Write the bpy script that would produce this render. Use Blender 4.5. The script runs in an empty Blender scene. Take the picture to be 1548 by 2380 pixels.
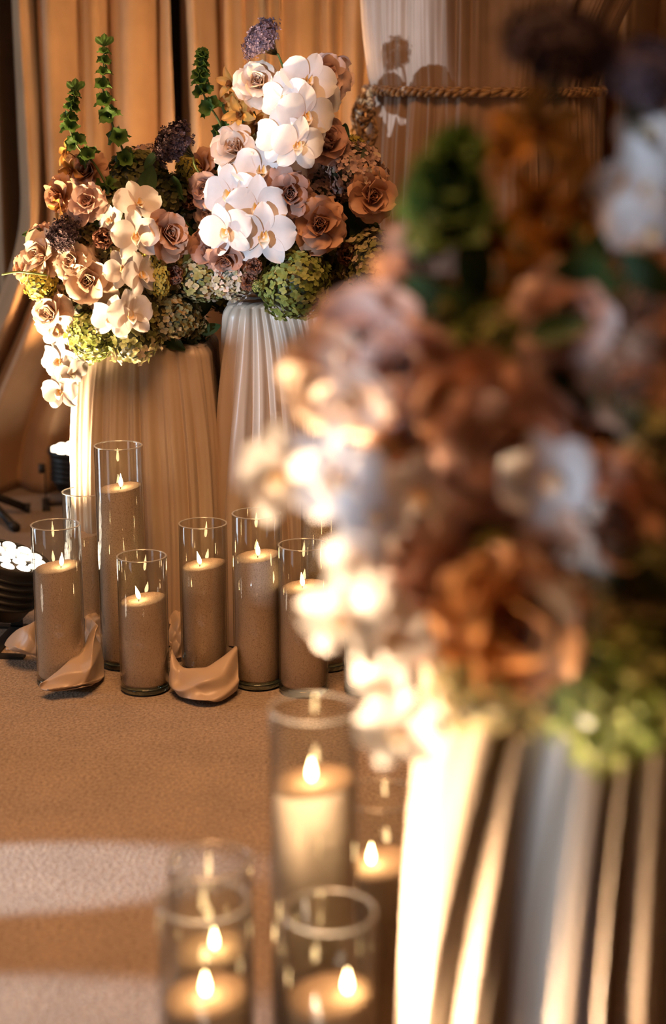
import bpy, math, random
from mathutils import Vector, Matrix, Euler, Quaternion
from math import sin, cos, tan, pi, sqrt, atan, atan2, radians as R

# ------------------------------------------------------------------ camera, world, lights
sc = bpy.context.scene
C = sc.collection
FPX, PITCH, HCAM = 3800.0, R(13.7), 1.15
cam_d = bpy.data.cameras.new('camera'); cam = bpy.data.objects.new('camera', cam_d); C.objects.link(cam)
cam_d.sensor_fit = 'VERTICAL'; cam_d.sensor_height = 36.0; cam_d.sensor_width = 24.0
cam_d.lens = FPX / 2380 * 36
cam.location = (0, 0, HCAM); cam.rotation_euler = (pi / 2 - PITCH, 0, 0)
cam_d.dof.use_dof = True; cam_d.dof.focus_distance = 3.42; cam_d.dof.aperture_fstop = 2.0
cam_d.clip_start = 0.05
sc.camera = cam
sc.view_settings.view_transform = 'Standard'; sc.view_settings.look = 'None'
sc.view_settings.exposure = 0.0; sc.view_settings.gamma = 1.0; sc.view_settings.use_curve_mapping = False
sc.cycles.use_denoising = True
sc.cycles.max_bounces = 10; sc.cycles.transparent_max_bounces = 24
sc.cycles.sample_clamp_indirect = 6.0
sc.cycles.caustics_reflective = False; sc.cycles.caustics_refractive = False

W = bpy.data.worlds.new('world'); sc.world = W; W.use_nodes = True
W.node_tree.nodes['Background'].inputs['Color'].default_value = (1.0, 0.56, 0.30, 1)
W.node_tree.nodes['Background'].inputs['Strength'].default_value = 0.11

def lamp(name, kind, loc, target, energy, color, **kw):
    d = bpy.data.lights.new(name, kind); d.energy = energy; d.color = color
    for k, v in kw.items(): setattr(d, k, v)
    o = bpy.data.objects.new(name, d); C.objects.link(o); o.location = loc
    o.rotation_euler = (Vector(target) - Vector(loc)).to_track_quat('-Z', 'Y').to_euler()
    return o
COOL = (0.62, 0.80, 1.0); WARM = (1.0, 0.60, 0.30)
SUN_DX = 0.504                                    # low sun, travels +x as it travels +y
lamp('low_sun', 'SUN', (-4, -6, 1.6), (-4 + SUN_DX, -5, 1.6 - 0.018), 3.3, (0.70, 0.87, 1.10), angle=R(0.6))
# warm tungsten room light from above, cool daylight from a window behind on the left
lamp('ceiling_warm_light', 'AREA', (-0.3, 1.6, 3.4), (-0.1, 2.6, 0), 32, (1.0, 0.48, 0.195), shape='DISK', size=1.6, spread=R(84))
lamp('window_daylight', 'AREA', (-3.6, 0.2, 1.7), (0, 3.4, 0.7), 9, (0.74, 0.86, 1.0), shape='RECTANGLE', size=0.9, size_y=1.6)
lamp('side_cool_fill', 'AREA', (-4.6, 3.9, 1.3), (0.3, 4.6, 1.1), 44, (0.70, 0.85, 1.0), shape='RECTANGLE', size=0.9, size_y=1.8)  # unseen area light added for cool rims on the curtain folds
# two unseen cool spots, added to draw pale patches on the carpet between the two rows of candles
lamp('added_carpet_spot', 'SPOT', (-3.3, 2.05, 0.95), (-0.56, 2.32, 0), 1150, COOL, spot_size=R(5.4), spot_blend=0.45, shadow_soft_size=0.02)
lamp('added_carpet_spot', 'SPOT', (-3.1, 1.85, 0.95), (-0.50, 1.90, 0), 800, COOL, spot_size=R(6.2), spot_blend=0.5, shadow_soft_size=0.02)

# ------------------------------------------------------------------ pixel helpers
cp, sp = cos(PITCH), sin(PITCH)
def P(px, py, D):
    dx = (px - 774) / FPX; dy = -(py - 1190) / FPX
    d = Vector((dx, cp + dy * sp, -sp + dy * cp))
    return Vector((0, 0, HCAM)) + d * (D / d.y)
def PF(px, py):
    dx = (px - 774) / FPX; dy = -(py - 1190) / FPX
    d = Vector((dx, cp + dy * sp, -sp + dy * cp))
    return Vector((0, 0, HCAM)) + d * (-HCAM / d.z)
def hz(py, D): return P(774, py, D).z

# ------------------------------------------------------------------ materials
def new_mat(name):
    m = bpy.data.materials.new(name); m.use_nodes = True
    nt = m.node_tree; nt.nodes.clear()
    out = nt.nodes.new('ShaderNodeOutputMaterial')
    return m, nt, out
def N(nt, t, **kw):
    n = nt.nodes.new(t)
    for k, v in kw.items():
        if k in n.inputs: n.inputs[k].default_value = v
        else: setattr(n, k, v)
    return n
def c4(c): return (c[0], c[1], c[2], 1)
def ramp(nt, fac, stops):
    r = nt.nodes.new('ShaderNodeValToRGB')
    e = r.color_ramp.elements
    e[0].position, e[0].color = stops[0][0], c4(stops[0][1])
    e[1].position, e[1].color = stops[-1][0], c4(stops[-1][1])
    for p, c in stops[1:-1]:
        x = e.new(p); x.color = c4(c)
    nt.links.new(fac, r.inputs[0]); return r
def fabric(name, col, rough=0.55, sheen=0.4, weave=900, spec=0.3, var=0.12):
    m, nt, out = new_mat(name); L = nt.links.new
    tc = N(nt, 'ShaderNodeTexCoord')
    b = N(nt, 'ShaderNodeBsdfPrincipled'); b.inputs['Roughness'].default_value = rough
    b.inputs['Sheen Weight'].default_value = sheen; b.inputs['Sheen Roughness'].default_value = 0.4
    b.inputs['Specular IOR Level'].default_value = spec
    n1 = N(nt, 'ShaderNodeTexNoise', Scale=7.0, Detail=4.0); L(tc.outputs['Object'], n1.inputs['Vector'])
    lo = [max(0, x * (1 - var)) for x in col]; hi = [min(1, x * (1 + var)) for x in col]
    r = ramp(nt, n1.outputs['Fac'], [(0.3, lo), (0.7, hi)]); L(r.outputs['Color'], b.inputs['Base Color'])
    n2 = N(nt, 'ShaderNodeTexNoise', Scale=float(weave), Detail=2.0); L(tc.outputs['Object'], n2.inputs['Vector'])
    bp = N(nt, 'ShaderNodeBump', Strength=0.12, Distance=0.001); L(n2.outputs['Fac'], bp.inputs['Height'])
    L(bp.outputs['Normal'], b.inputs['Normal']); L(b.outputs[0], out.inputs[0]); return m
def plain(name, col, rough=0.5, metal=0.0, spec=0.5, noise=0.0, scale=40):
    m, nt, out = new_mat(name); L = nt.links.new
    b = N(nt, 'ShaderNodeBsdfPrincipled', **{'Roughness': rough, 'Metallic': metal, 'Specular IOR Level': spec})
    tc = N(nt, 'ShaderNodeTexCoord'); n1 = N(nt, 'ShaderNodeTexNoise', Scale=float(scale), Detail=3.0)
    L(tc.outputs['Object'], n1.inputs['Vector'])
    k = max(noise, 0.06)
    r = ramp(nt, n1.outputs['Fac'], [(0.3, [x * (1 - k) for x in col]), (0.7, [min(1, x * (1 + k)) for x in col])])
    L(r.outputs[0], b.inputs['Base Color']); L(b.outputs[0], out.inputs[0]); return m
def petal_mat(name, stops, trans=0.28, var=0.12, rough=0.5, vein=0.06):
    """stops: colours from petal base (0) to its tip (1), read from the mesh attribute 't'."""
    m, nt, out = new_mat(name); L = nt.links.new
    at = N(nt, 'ShaderNodeAttribute', attribute_name='t')
    r = ramp(nt, at.outputs['Fac'], stops)
    oi = N(nt, 'ShaderNodeObjectInfo')
    mr = N(nt, 'ShaderNodeMapRange'); mr.inputs['To Min'].default_value = 1 - var; mr.inputs['To Max'].default_value = 1 + var
    L(oi.outputs['Random'], mr.inputs['Value'])
    tc = N(nt, 'ShaderNodeTexCoord'); nz = N(nt, 'ShaderNodeTexNoise', Scale=9.0, Detail=3.0); L(tc.outputs['Object'], nz.inputs['Vector'])
    mr2 = N(nt, 'ShaderNodeMapRange'); mr2.inputs['To Min'].default_value = 1 - vein; mr2.inputs['To Max'].default_value = 1 + vein
    L(nz.outputs['Fac'], mr2.inputs['Value'])
    mul = N(nt, 'ShaderNodeMath', operation='MULTIPLY'); L(mr.outputs[0], mul.inputs[0]); L(mr2.outputs[0], mul.inputs[1])
    sc_ = N(nt, 'ShaderNodeVectorMath', operation='SCALE'); L(r.outputs[0], sc_.inputs[0]); L(mul.outputs[0], sc_.inputs['Scale'])
    b = N(nt, 'ShaderNodeBsdfPrincipled', **{'Roughness': rough, 'Specular IOR Level': 0.25})
    L(sc_.outputs[0], b.inputs['Base Color'])
    tr = N(nt, 'ShaderNodeBsdfTranslucent'); L(sc_.outputs[0], tr.inputs['Color'])
    mx = N(nt, 'ShaderNodeMixShader', Fac=trans); L(b.outputs[0], mx.inputs[1]); L(tr.outputs[0], mx.inputs[2])
    L(mx.outputs[0], out.inputs[0]); return m
def floret_mat(name, stops, trans=0.25):
    m, nt, out = new_mat(name); L = nt.links.new
    at = N(nt, 'ShaderNodeAttribute', attribute_name='t'); r = ramp(nt, at.outputs['Fac'], stops)
    b = N(nt, 'ShaderNodeBsdfPrincipled', **{'Roughness': 0.6, 'Specular IOR Level': 0.2}); L(r.outputs[0], b.inputs['Base Color'])
    tr = N(nt, 'ShaderNodeBsdfTranslucent'); L(r.outputs[0], tr.inputs['Color'])
    mx = N(nt, 'ShaderNodeMixShader', Fac=trans); L(b.outputs[0], mx.inputs[1]); L(tr.outputs[0], mx.inputs[2])
    L(mx.outputs[0], out.inputs[0]); return m
def emit(name, col, s):
    m, nt, out = new_mat(name)
    e = N(nt, 'ShaderNodeEmission', Strength=s); e.inputs['Color'].default_value = c4(col)
    nt.links.new(e.outputs[0], out.inputs[0]); return m
def glass_mat():
    m, nt, out = new_mat('clear_glass'); L = nt.links.new
    lw = N(nt, 'ShaderNodeLayerWeight'); pw = N(nt, 'ShaderNodeMath', operation='POWER'); pw.inputs[1].default_value = 3.0
    L(lw.outputs['Facing'], pw.inputs[0]); fr = N(nt, 'ShaderNodeMath', operation='MULTIPLY_ADD'); L(pw.outputs[0], fr.inputs[0])
    fr.inputs[1].default_value = 0.95; fr.inputs[2].default_value = 0.06
    t = N(nt, 'ShaderNodeBsdfTransparent'); t.inputs['Color'].default_value = (0.965, 0.975, 0.97, 1)
    g = N(nt, 'ShaderNodeBsdfGlossy', Roughness=0.01)
    mx = N(nt, 'ShaderNodeMixShader'); L(fr.outputs[0], mx.inputs[0]); L(t.outputs[0], mx.inputs[1]); L(g.outputs[0], mx.inputs[2])
    L(mx.outputs[0], out.inputs[0]); return m
def carpet_mat():
    m, nt, out = new_mat('beige_carpet'); L = nt.links.new
    tc = N(nt, 'ShaderNodeTexCoord')
    n1 = N(nt, 'ShaderNodeTexNoise', Scale=150.0, Detail=5.0, Roughness=0.75); L(tc.outputs['Object'], n1.inputs['Vector'])
    n2 = N(nt, 'ShaderNodeTexNoise', Scale=9.0, Detail=3.0); L(tc.outputs['Object'], n2.inputs['Vector'])
    v = N(nt, 'ShaderNodeTexVoronoi', Scale=190.0); L(tc.outputs['Object'], v.inputs['Vector'])
    r = ramp(nt, n1.outputs['Fac'], [(0.33, (0.15, 0.10, 0.065)), (0.5, (0.44, 0.315, 0.21)), (0.68, (0.66, 0.50, 0.36))])
    r2 = ramp(nt, n2.outputs['Fac'], [(0.3, (0.8, 0.8, 0.8)), (0.7, (1, 1, 1))])
    mx = N(nt, 'ShaderNodeMix', data_type='RGBA', blend_type='MULTIPLY'); mx.inputs['Factor'].default_value = 1
    L(r.outputs[0], mx.inputs['A']); L(r2.outputs[0], mx.inputs['B'])
    b = N(nt, 'ShaderNodeBsdfPrincipled', **{'Roughness': 0.95, 'Specular IOR Level': 0.1, 'Sheen Weight': 0.3})
    L(mx.outputs['Result'], b.inputs['Base Color'])
    ad = N(nt, 'ShaderNodeMath', operation='ADD'); L(n1.outputs['Fac'], ad.inputs[0]); L(v.outputs['Distance'], ad.inputs[1])
    bp = N(nt, 'ShaderNodeBump', Strength=0.9, Distance=0.006); L(ad.outputs[0], bp.inputs['Height']); L(bp.outputs['Normal'], b.inputs['Normal'])
    L(b.outputs[0], out.inputs[0]); return m
def sand_mat():
    m, nt, out = new_mat('granulated_wax'); L = nt.links.new
    tc = N(nt, 'ShaderNodeTexCoord')
    n1 = N(nt, 'ShaderNodeTexNoise', Scale=420.0, Detail=3.0); L(tc.outputs['Object'], n1.inputs['Vector'])
    v = N(nt, 'ShaderNodeTexVoronoi', Scale=700.0); L(tc.outputs['Object'], v.inputs['Vector'])
    r = ramp(nt, n1.outputs['Fac'], [(0.28, (0.44, 0.31, 0.22)), (0.45, (0.68, 0.51, 0.37)), (0.7, (0.78, 0.61, 0.46))])
    b = N(nt, 'ShaderNodeBsdfPrincipled', **{'Roughness': 0.8, 'Specular IOR Level': 0.2})
    L(r.outputs[0], b.inputs['Base Color'])
    bp = N(nt, 'ShaderNodeBump', Strength=0.5, Distance=0.0015); L(v.outputs['Distance'], bp.inputs['Height']); L(bp.outputs['Normal'], b.inputs['Normal'])
    L(b.outputs[0], out.inputs[0]); return m
def rope_mat():
    m, nt, out = new_mat('gold_brown_cord'); L = nt.links.new
    at = N(nt, 'ShaderNodeAttribute', attribute_name='t')
    mu = N(nt, 'ShaderNodeMath', operation='SINE'); L(at.outputs['Fac'], mu.inputs[0])
    mr = N(nt, 'ShaderNodeMapRange'); mr.inputs['From Min'].default_value = -1; L(mu.outputs[0], mr.inputs['Value'])
    r = ramp(nt, mr.outputs[0], [(0.0, (0.16, 0.075, 0.025)), (0.4, (0.40, 0.22, 0.085)), (1.0, (0.50, 0.30, 0.13))])
    b = N(nt, 'ShaderNodeBsdfPrincipled', **{'Roughness': 0.45, 'Sheen Weight': 0.3}); L(r.outputs[0], b.inputs['Base Color'])
    bp = N(nt, 'ShaderNodeBump', Strength=0.8, Distance=0.003); L(mr.outputs[0], bp.inputs['Height']); L(bp.outputs['Normal'], b.inputs['Normal'])
    L(b.outputs[0], out.inputs[0]); return m

M = {}
M['curtain'] = fabric('beige_velvet', (0.54, 0.35, 0.205), rough=0.6, sheen=0.35)
M['column'] = fabric('taupe_velvet', (0.36, 0.24, 0.165), rough=0.6, sheen=0.35)
M['satin'] = fabric('champagne_satin', (0.50, 0.385, 0.285), rough=0.38, sheen=0.15, spec=0.55, var=0.06)
M['wall'] = plain('brown_plaster', (0.10, 0.07, 0.05), 0.9)
M['carpet'] = carpet_mat(); M['glass'] = glass_mat(); M['sand'] = sand_mat(); M['rope'] = rope_mat()
def rim_mat():
    m, nt, out = new_mat('glass_rim_with_glint'); L = nt.links.new
    t = N(nt, 'ShaderNodeBsdfTransparent'); g = N(nt, 'ShaderNodeBsdfGlossy', Roughness=0.12)
    d = N(nt, 'ShaderNodeBsdfDiffuse'); d.inputs['Color'].default_value = (0.85, 0.87, 0.86, 1)  # pale diffuse stands in for light caught in the glass edge
    a = N(nt, 'ShaderNodeMixShader', Fac=0.5); L(g.outputs[0], a.inputs[1]); L(d.outputs[0], a.inputs[2])
    b = N(nt, 'ShaderNodeMixShader', Fac=0.62); L(t.outputs[0], b.inputs[1]); L(a.outputs[0], b.inputs[2])
    L(b.outputs[0], out.inputs[0]); return m
M['rim'] = rim_mat()
M['wick'] = plain('burnt_wick', (0.05, 0.035, 0.025), 0.9)
M['flame'] = emit('candle_flame', (1.0, 0.66, 0.30), 42)
M['led'] = emit('lit_led_lens', (1.0, 0.82, 0.62), 8)
M['black'] = plain('black_metal', (0.012, 0.011, 0.010), 0.45)
M['blackrub'] = plain('black_plastic', (0.02, 0.018, 0.016), 0.6)
M['lensplate'] = plain('dark_lens_plate', (0.03, 0.03, 0.03), 0.3)
M['board'] = plain('plinth_board', (0.30, 0.22, 0.16), 0.8)
M['gold'] = plain('brass', (0.55, 0.38, 0.16), 0.3, metal=1.0)
M['stem'] = plain('green_stem', (0.10, 0.14, 0.035), 0.5, noise=0.25)
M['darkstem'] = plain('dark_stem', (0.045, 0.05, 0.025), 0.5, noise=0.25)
M['bowl'] = plain('black_bowl', (0.02, 0.018, 0.016), 0.5)
M['leaf'] = petal_mat('dark_green_leaf', [(0, (0.03, 0.06, 0.02)), (1, (0.055, 0.10, 0.03))], trans=0.2, var=0.3)
M['calyx'] = petal_mat('bell_green', [(0, (0.03, 0.075, 0.015)), (1, (0.10, 0.18, 0.035))], trans=0.35, var=0.25)
M['white_orchid'] = petal_mat('white_orchid', [(0, (0.70, 0.57, 0.52)), (0.3, (0.77, 0.70, 0.66)), (1, (0.81, 0.77, 0.74))], trans=0.26, var=0.03)
M['white_orchid_lip'] = petal_mat('orchid_lip', [(0, (0.85, 0.42, 0.05)), (0.45, (0.88, 0.62, 0.22)), (0.8, (0.92, 0.87, 0.80)), (1, (0.93, 0.89, 0.86))], var=0.04)
M['amber_orchid'] = petal_mat('amber_orchid', [(0, (0.36, 0.15, 0.035)), (0.5, (0.70, 0.35, 0.08)), (1, (0.58, 0.25, 0.06))], var=0.2)
M['amber_orchid_lip'] = petal_mat('amber_lip', [(0, (0.12, 0.04, 0.02)), (1, (0.30, 0.12, 0.03))], var=0.1)
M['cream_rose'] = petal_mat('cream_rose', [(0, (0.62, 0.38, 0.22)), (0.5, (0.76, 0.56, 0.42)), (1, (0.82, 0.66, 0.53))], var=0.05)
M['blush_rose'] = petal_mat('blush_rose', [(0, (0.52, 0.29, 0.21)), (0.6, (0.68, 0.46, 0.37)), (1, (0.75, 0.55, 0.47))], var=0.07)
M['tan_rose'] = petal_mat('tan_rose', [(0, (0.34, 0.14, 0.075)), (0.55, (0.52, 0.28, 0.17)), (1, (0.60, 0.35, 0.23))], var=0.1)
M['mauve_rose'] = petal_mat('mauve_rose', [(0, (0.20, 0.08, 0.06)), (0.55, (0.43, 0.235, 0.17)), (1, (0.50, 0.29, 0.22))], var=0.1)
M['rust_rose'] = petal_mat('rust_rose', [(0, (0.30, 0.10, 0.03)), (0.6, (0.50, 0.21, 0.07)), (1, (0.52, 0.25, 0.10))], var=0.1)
M['brown_carnation'] = petal_mat('brown_carnation', [(0, (0.10, 0.045, 0.03)), (1, (0.24, 0.11, 0.07))], var=0.2)
M['hyd_green'] = floret_mat('green_florets', [(0, (0.13, 0.17, 0.035)), (0.55, (0.27, 0.31, 0.08)), (1, (0.42, 0.42, 0.17))])
M['hyd_olive'] = floret_mat('olive_florets', [(0, (0.13, 0.11, 0.035)), (0.5, (0.25, 0.20, 0.075)), (1, (0.36, 0.25, 0.13))])
M['hyd_dark'] = floret_mat('dark_green_florets', [(0, (0.055, 0.06, 0.018)), (0.6, (0.12, 0.12, 0.035)), (1, (0.20, 0.17, 0.06))])
M['hyd_pink'] = floret_mat('dusty_pink_florets', [(0, (0.40, 0.25, 0.20)), (0.6, (0.56, 0.38, 0.33)), (1, (0.50, 0.42, 0.27))])
M['hyd_pale'] = floret_mat('pale_florets', [(0, (0.34, 0.30, 0.14)), (0.5, (0.60, 0.52, 0.42)), (1, (0.68, 0.56, 0.50))])
M['hyd_mix'] = floret_mat('green_pink_florets', [(0, (0.18, 0.19, 0.05)), (0.5, (0.36, 0.33, 0.14)), (1, (0.50, 0.37, 0.27))])
M['hyd_yellow'] = floret_mat('yellow_green_florets', [(0, (0.42, 0.34, 0.05)), (1, (0.62, 0.52, 0.13))])
M['umbel_dark'] = floret_mat('dark_umbel', [(0, (0.025, 0.015, 0.018)), (0.8, (0.07, 0.04, 0.05)), (1, (0.20, 0.14, 0.14))], 0.1)
M['umbel_lilac'] = floret_mat('lilac_umbel', [(0, (0.09, 0.055, 0.075)), (0.8, (0.20, 0.135, 0.165)), (1, (0.38, 0.29, 0.33))], 0.1)

# ------------------------------------------------------------------ object helpers
def mesh(name, verts, faces, t=None, smooth=True):
    me = bpy.data.meshes.new(name); me.from_pydata([tuple(v) for v in verts], [], faces)
    if smooth: me.polygons.foreach_set('use_smooth', [True] * len(me.polygons))
    if t is not None:
        a = me.attributes.new('t', 'FLOAT', 'POINT'); a.data.foreach_set('value', t)
    me.update(); return me
def obj(name, me, m=None, parent=None, mw=None, kind=None, label=None):
    o = bpy.data.objects.new(name, me); C.objects.link(o)
    if m is not None:
        if not me.materials: me.materials.append(m)
        elif me.materials[0] is not m:
            o.material_slots[0].link = 'OBJECT'; o.material_slots[0].material = m
    if parent is not None: o.parent = parent
    if mw is not None: o.matrix_local = mw
    if kind: o['kind'] = kind
    if label: o['label'] = label
    return o
def thing(name, label, cat, loc=(0, 0, 0), group=None, rz=0):
    o = bpy.data.objects.new(name, None); C.objects.link(o); o.location = loc; o.rotation_euler = (0, 0, rz)
    o.empty_display_size = 0.05
    o['label'] = label; o['category'] = cat
    if group: o['group'] = group
    return o
def tag(o, label, cat, group=None):
    o['label'] = label; o['category'] = cat
    if group: o['group'] = group
    return o
def grid_faces(nu, nv, wrap=False, off=0):
    f = []
    for i in range(nu - 1):
        for j in range(nv if wrap else nv - 1):
            a = off + i * nv + j; b = off + i * nv + (j + 1) % nv
            f.append((a, b, b + nv, a + nv))
    return f
def lathe(prof, n=48):
    v = []
    for r, z in prof:
        for k in range(n): v.append((r * cos(2 * pi * k / n), r * sin(2 * pi * k / n), z))
    return v, grid_faces(len(prof), n, True)
def tube_geo(pts, rad, n=8, caps=True):
    pts = [Vector(p) for p in pts]; v = []; up = Vector((0.13, 0.21, 1)).normalized()
    for i, p in enumerate(pts):
        tg = (pts[min(i + 1, len(pts) - 1)] - pts[max(i - 1, 0)])
        tg = tg.normalized() if tg.length > 1e-9 else Vector((0, 0, 1))
        a = tg.cross(up)
        if a.length < 1e-3: a = tg.cross(Vector((1, 0, 0)))
        a.normalize(); b = tg.cross(a)
        r = rad[i] if isinstance(rad, (list, tuple)) else rad
        for k in range(n): v.append(p + a * (r * cos(2 * pi * k / n)) + b * (r * sin(2 * pi * k / n)))
    f = grid_faces(len(pts), n, True)
    if caps:
        f.append(tuple(range(n))[::-1]); f.append(tuple((len(pts) - 1) * n + k for k in range(n)))
    return v, f
class Geo:
    def __init__(s): s.v = []; s.f = []; s.t = []
    def add(s, vf, t=0.0):
        v, f = vf[0], vf[1]; o = len(s.v)
        s.v += [Vector(p) for p in v]; s.f += [tuple(i + o for i in q) for q in f]
        s.t += (t if isinstance(t, list) else [t] * len(v))
        return s
    def mesh(s, name, smooth=True): return mesh(name, s.v, s.f, s.t, smooth)
def box_geo(x0, x1, y0, y1, z0, z1):
    v = [(x, y, z) for z in (z0, z1) for y in (y0, y1) for x in (x0, x1)]
    return v, [(0, 2, 3, 1), (4, 5, 7, 6), (0, 1, 5, 4), (1, 3, 7, 5), (3, 2, 6, 7), (2, 0, 4, 6)]
def sstep(a, b, x):
    t = max(0, min(1, (x - a) / (b - a))); return t * t * (3 - 2 * t)
def spline(pts, n):
    pts = [Vector(p) for p in pts]; out = []; m = len(pts) - 1
    for i in range(n):
        s = i / (n - 1) * m; k = min(int(s), m - 1); t = s - k
        p0, p1, p2, p3 = pts[max(k - 1, 0)], pts[k], pts[k + 1], pts[min(k + 2, m)]
        out.append(0.5 * ((2 * p1) + (p2 - p0) * t + (2 * p0 - 5 * p1 + 4 * p2 - p3) * t * t + (3 * p1 - p0 - 3 * p2 + p3) * t ** 3))
    return out

# ------------------------------------------------------------------ the setting
def struct(name, vf, m, smooth=False):
    o = obj(name, mesh(name, vf[0], vf[1], smooth=smooth), m); o['kind'] = 'structure'; return o
struct('floor', box_geo(-7, 5, -2.4, 6.2, -0.08, 0.0), M['carpet'])
struct('wall_back', box_geo(-7, 5, 5.55, 5.7, 0, 3.4), M['wall'])
# unseen wall behind the camera, its openings shaped to place the sun patches
g = Geo()
wy0, wy1 = -2.3, -2.2
s1, s2 = (-3.225, -2.90), (-1.63, -1.55)
g.add(box_geo(-10, s1[0], wy0, wy1, 0, 3.4)); 
for x0, x1, z0, z1 in ((s1[1], -2.825, 0.30, 0.40), (-2.825, -2.745, 0.52, 0.70)):      # small gaps, cut to put sun on two of the candles
    g.add(box_geo(x0, x1, wy0, wy1, 0, z0)); g.add(box_geo(x0, x1, wy0, wy1, z1, 3.4))
g.add(box_geo(-2.745, -1.86, wy0, wy1, 0, 3.4)); g.add(box_geo(-1.86, -1.75, wy0, wy1, 0, 0.86)); g.add(box_geo(-1.86, -1.75, wy0, wy1, 1.16, 3.4)); g.add(box_geo(-1.75, s2[0], wy0, wy1, 0, 3.4)); g.add(box_geo(s2[1], 5, wy0, wy1, 0, 3.4))
g.add(box_geo(s1[0], -3.102, wy0, wy1, 0.47, 0.80)); g.add(box_geo(-2.965, s1[1], wy0, wy1, 0.47, 0.80))   # narrowed below to limit the sun on the pedestals
for s, z0, z1 in ((s1, 0.47, 2.3), (s2, 0.30, 1.9)):
    g.add(box_geo(s[0], s[1], wy0, wy1, 0, z0)); g.add(box_geo(s[0], s[1], wy0, wy1, z1, 3.4))
struct('sun_slot_wall', (g.v, g.f), M['wall'])

# ------------------------------------------------------------------ curtains
class Folds:
    """irregular fold profile along a length: phase with uneven widths, uneven depths"""
    def __init__(s, length, width, seed, jit=0.45, ex=0.75):
        s.ex = ex
        r = random.Random(seed); s.x = [0.0]; s.a = [r.uniform(0.6, 1.2)]
        while s.x[-1] < length:
            s.x.append(s.x[-1] + width * r.uniform(1 - jit, 1 + jit)); s.a.append(r.uniform(0.3, 1.35))
        s.ph = r.uniform(0, 6)
    def __call__(s, x):
        x = max(0, min(x, s.x[-1] - 1e-6))
        lo, hi = 0, len(s.x) - 1
        while hi - lo > 1:
            m = (lo + hi) // 2
            if s.x[m] <= x: lo = m
            else: hi = m
        t = (x - s.x[lo]) / (s.x[hi] - s.x[lo])
        a = s.a[lo] * (1 - t) + s.a[hi] * t
        c = 0.5 - 0.5 * cos(2 * pi * t)
        return a * (c ** s.ex)
def curtain(name, x0, x1, y, z1, width, amp, seed, m, label, sweep=None, nz=60):
    F = Folds((x1 - x0) * 1.0, width, seed, 0.62, 0.6); G = Folds(x1 - x0, width * 0.37, seed + 7)
    nx = int((x1 - x0) / width * 18); v = []
    for i in range(nz):
        z = z1 * (1 - i / (nz - 1)) + 0.002
        for j in range(nx):
            s = (x1 - x0) * j / (nx - 1)
            wob = 0.012 * sin(z * 1.9 + s * 3 + seed)
            f = F(s + wob); gg = G(s + wob * 0.5)
            x = x0 + s + 0.018 * sin(2 * pi * s / width * 0.5 + z * 0.8)
            yy = y - amp * f - amp * 0.07 * gg
            if sweep:
                dx, dy = sweep(s / (x1 - x0), z); x += dx; yy += dy
            v.append((x, yy, z))
    o = obj(name, mesh(name, v, grid_faces(nz, nx)), m)
    md = o.modifiers.new('thickness', 'SOLIDIFY'); md.thickness = 0.003
    return tag(o, label, 'curtain', 'beige velvet curtains along the back wall')
def sweep_left(u, z):
    k = sstep(0.95, 0.0, z)
    w = 1 - 0.6 * u
    return (-0.34 * k ** 1.3 * w, -0.10 * k * w)
curtain('curtain', -2.3, -1.0, 5.42, 3.0, 0.10, 0.135, 3, M['curtain'], 'beige velvet curtain beyond the dark gap left of the swept curtain')
curtain('curtain', -0.97, -0.475, 5.12, 3.0, 0.105, 0.135, 11, M['curtain'], 'beige velvet curtain with its lower end swept aside near the black stand', sweep_left, nz=90)
curtain('curtain', -0.472, 0.62, 5.14, 3.0, 0.098, 0.135, 23, M['curtain'], 'beige velvet curtain hanging straight behind the white orchid arrangement')
curtain('curtain', 0.76, 2.0, 5.12, 3.0, 0.12, 0.135, 31, M['curtain'], 'beige velvet curtain showing past the roped column drape on its far side')

# ------------------------------------------------------------------ the roped column drape
CX, CY, CRX, CRY = 0.378, 4.22, 0.275, 0.15
ZROPE = 1.207
def col_point(a, z):
    """a = angle round the column (0 = front), z = height"""
    c, s_ = cos(a), sin(a)
    ex = abs(s_) ** 0.8 * (1 if s_ > 0 else -1); ey = abs(c) ** 0.8 * (1 if c > 0 else -1)
    d = abs(z - ZROPE); cin = 1 + 0.045 * (1 - math.exp(-d * 9)) + 0.02 * max(0, ZROPE - z)
    x = CX + CRX * ex * cin; y = CY - CRY * ey * (cin + 0.06 * (1 - math.exp(-d * 9)))
    if z > ZROPE:
        h = z - ZROPE; k = sstep(-0.1, 1.0, ex)
        x += k * (0.10 * h + 0.95 * h * h) * (1 if h < 0.5 else 0.5 / h * 0.9)
    return x, y, ex, ey
def column_drape():
    n, nz = 620, 110; v = []
    Fa = Folds(2 * pi, 0.25, 5, 0.75, 0.55); Fb = Folds(2 * pi, 0.19, 9, 0.75, 0.55); Fc = Folds(2 * pi, 0.05, 13)
    for i in range(nz):
        z = 2.6 * (1 - i / (nz - 1)) + 0.002
        d = z - ZROPE
        w = sstep(-0.25, 0.25, d); amp = 0.016 + 0.026 * (1 - math.exp(-abs(d) * 5))
        for j in range(n):
            a = 2 * pi * j / n
            lean = 0.05 * sin(3 * a + 1) * d
            ph = (a + lean + pi) % (2 * pi)
            f = Fa(ph) * w + Fb(ph) * (1 - w) + 0.10 * Fc(ph)
            x, y, ex, ey = col_point(a, z)
            e = min(1, min(ph, 2 * pi - ph) * 6)
            r = amp * (f - 0.4) * e
            v.append((x + r * ex * 0.8, y - r * ey, z))
    o = obj('column_drape', mesh('column_drape', v, grid_faces(nz, n, True)), M['column'])
    tag(o, 'wide taupe velvet drape gathered into a column and tied with gold rope', 'drape')
column_drape()
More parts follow.
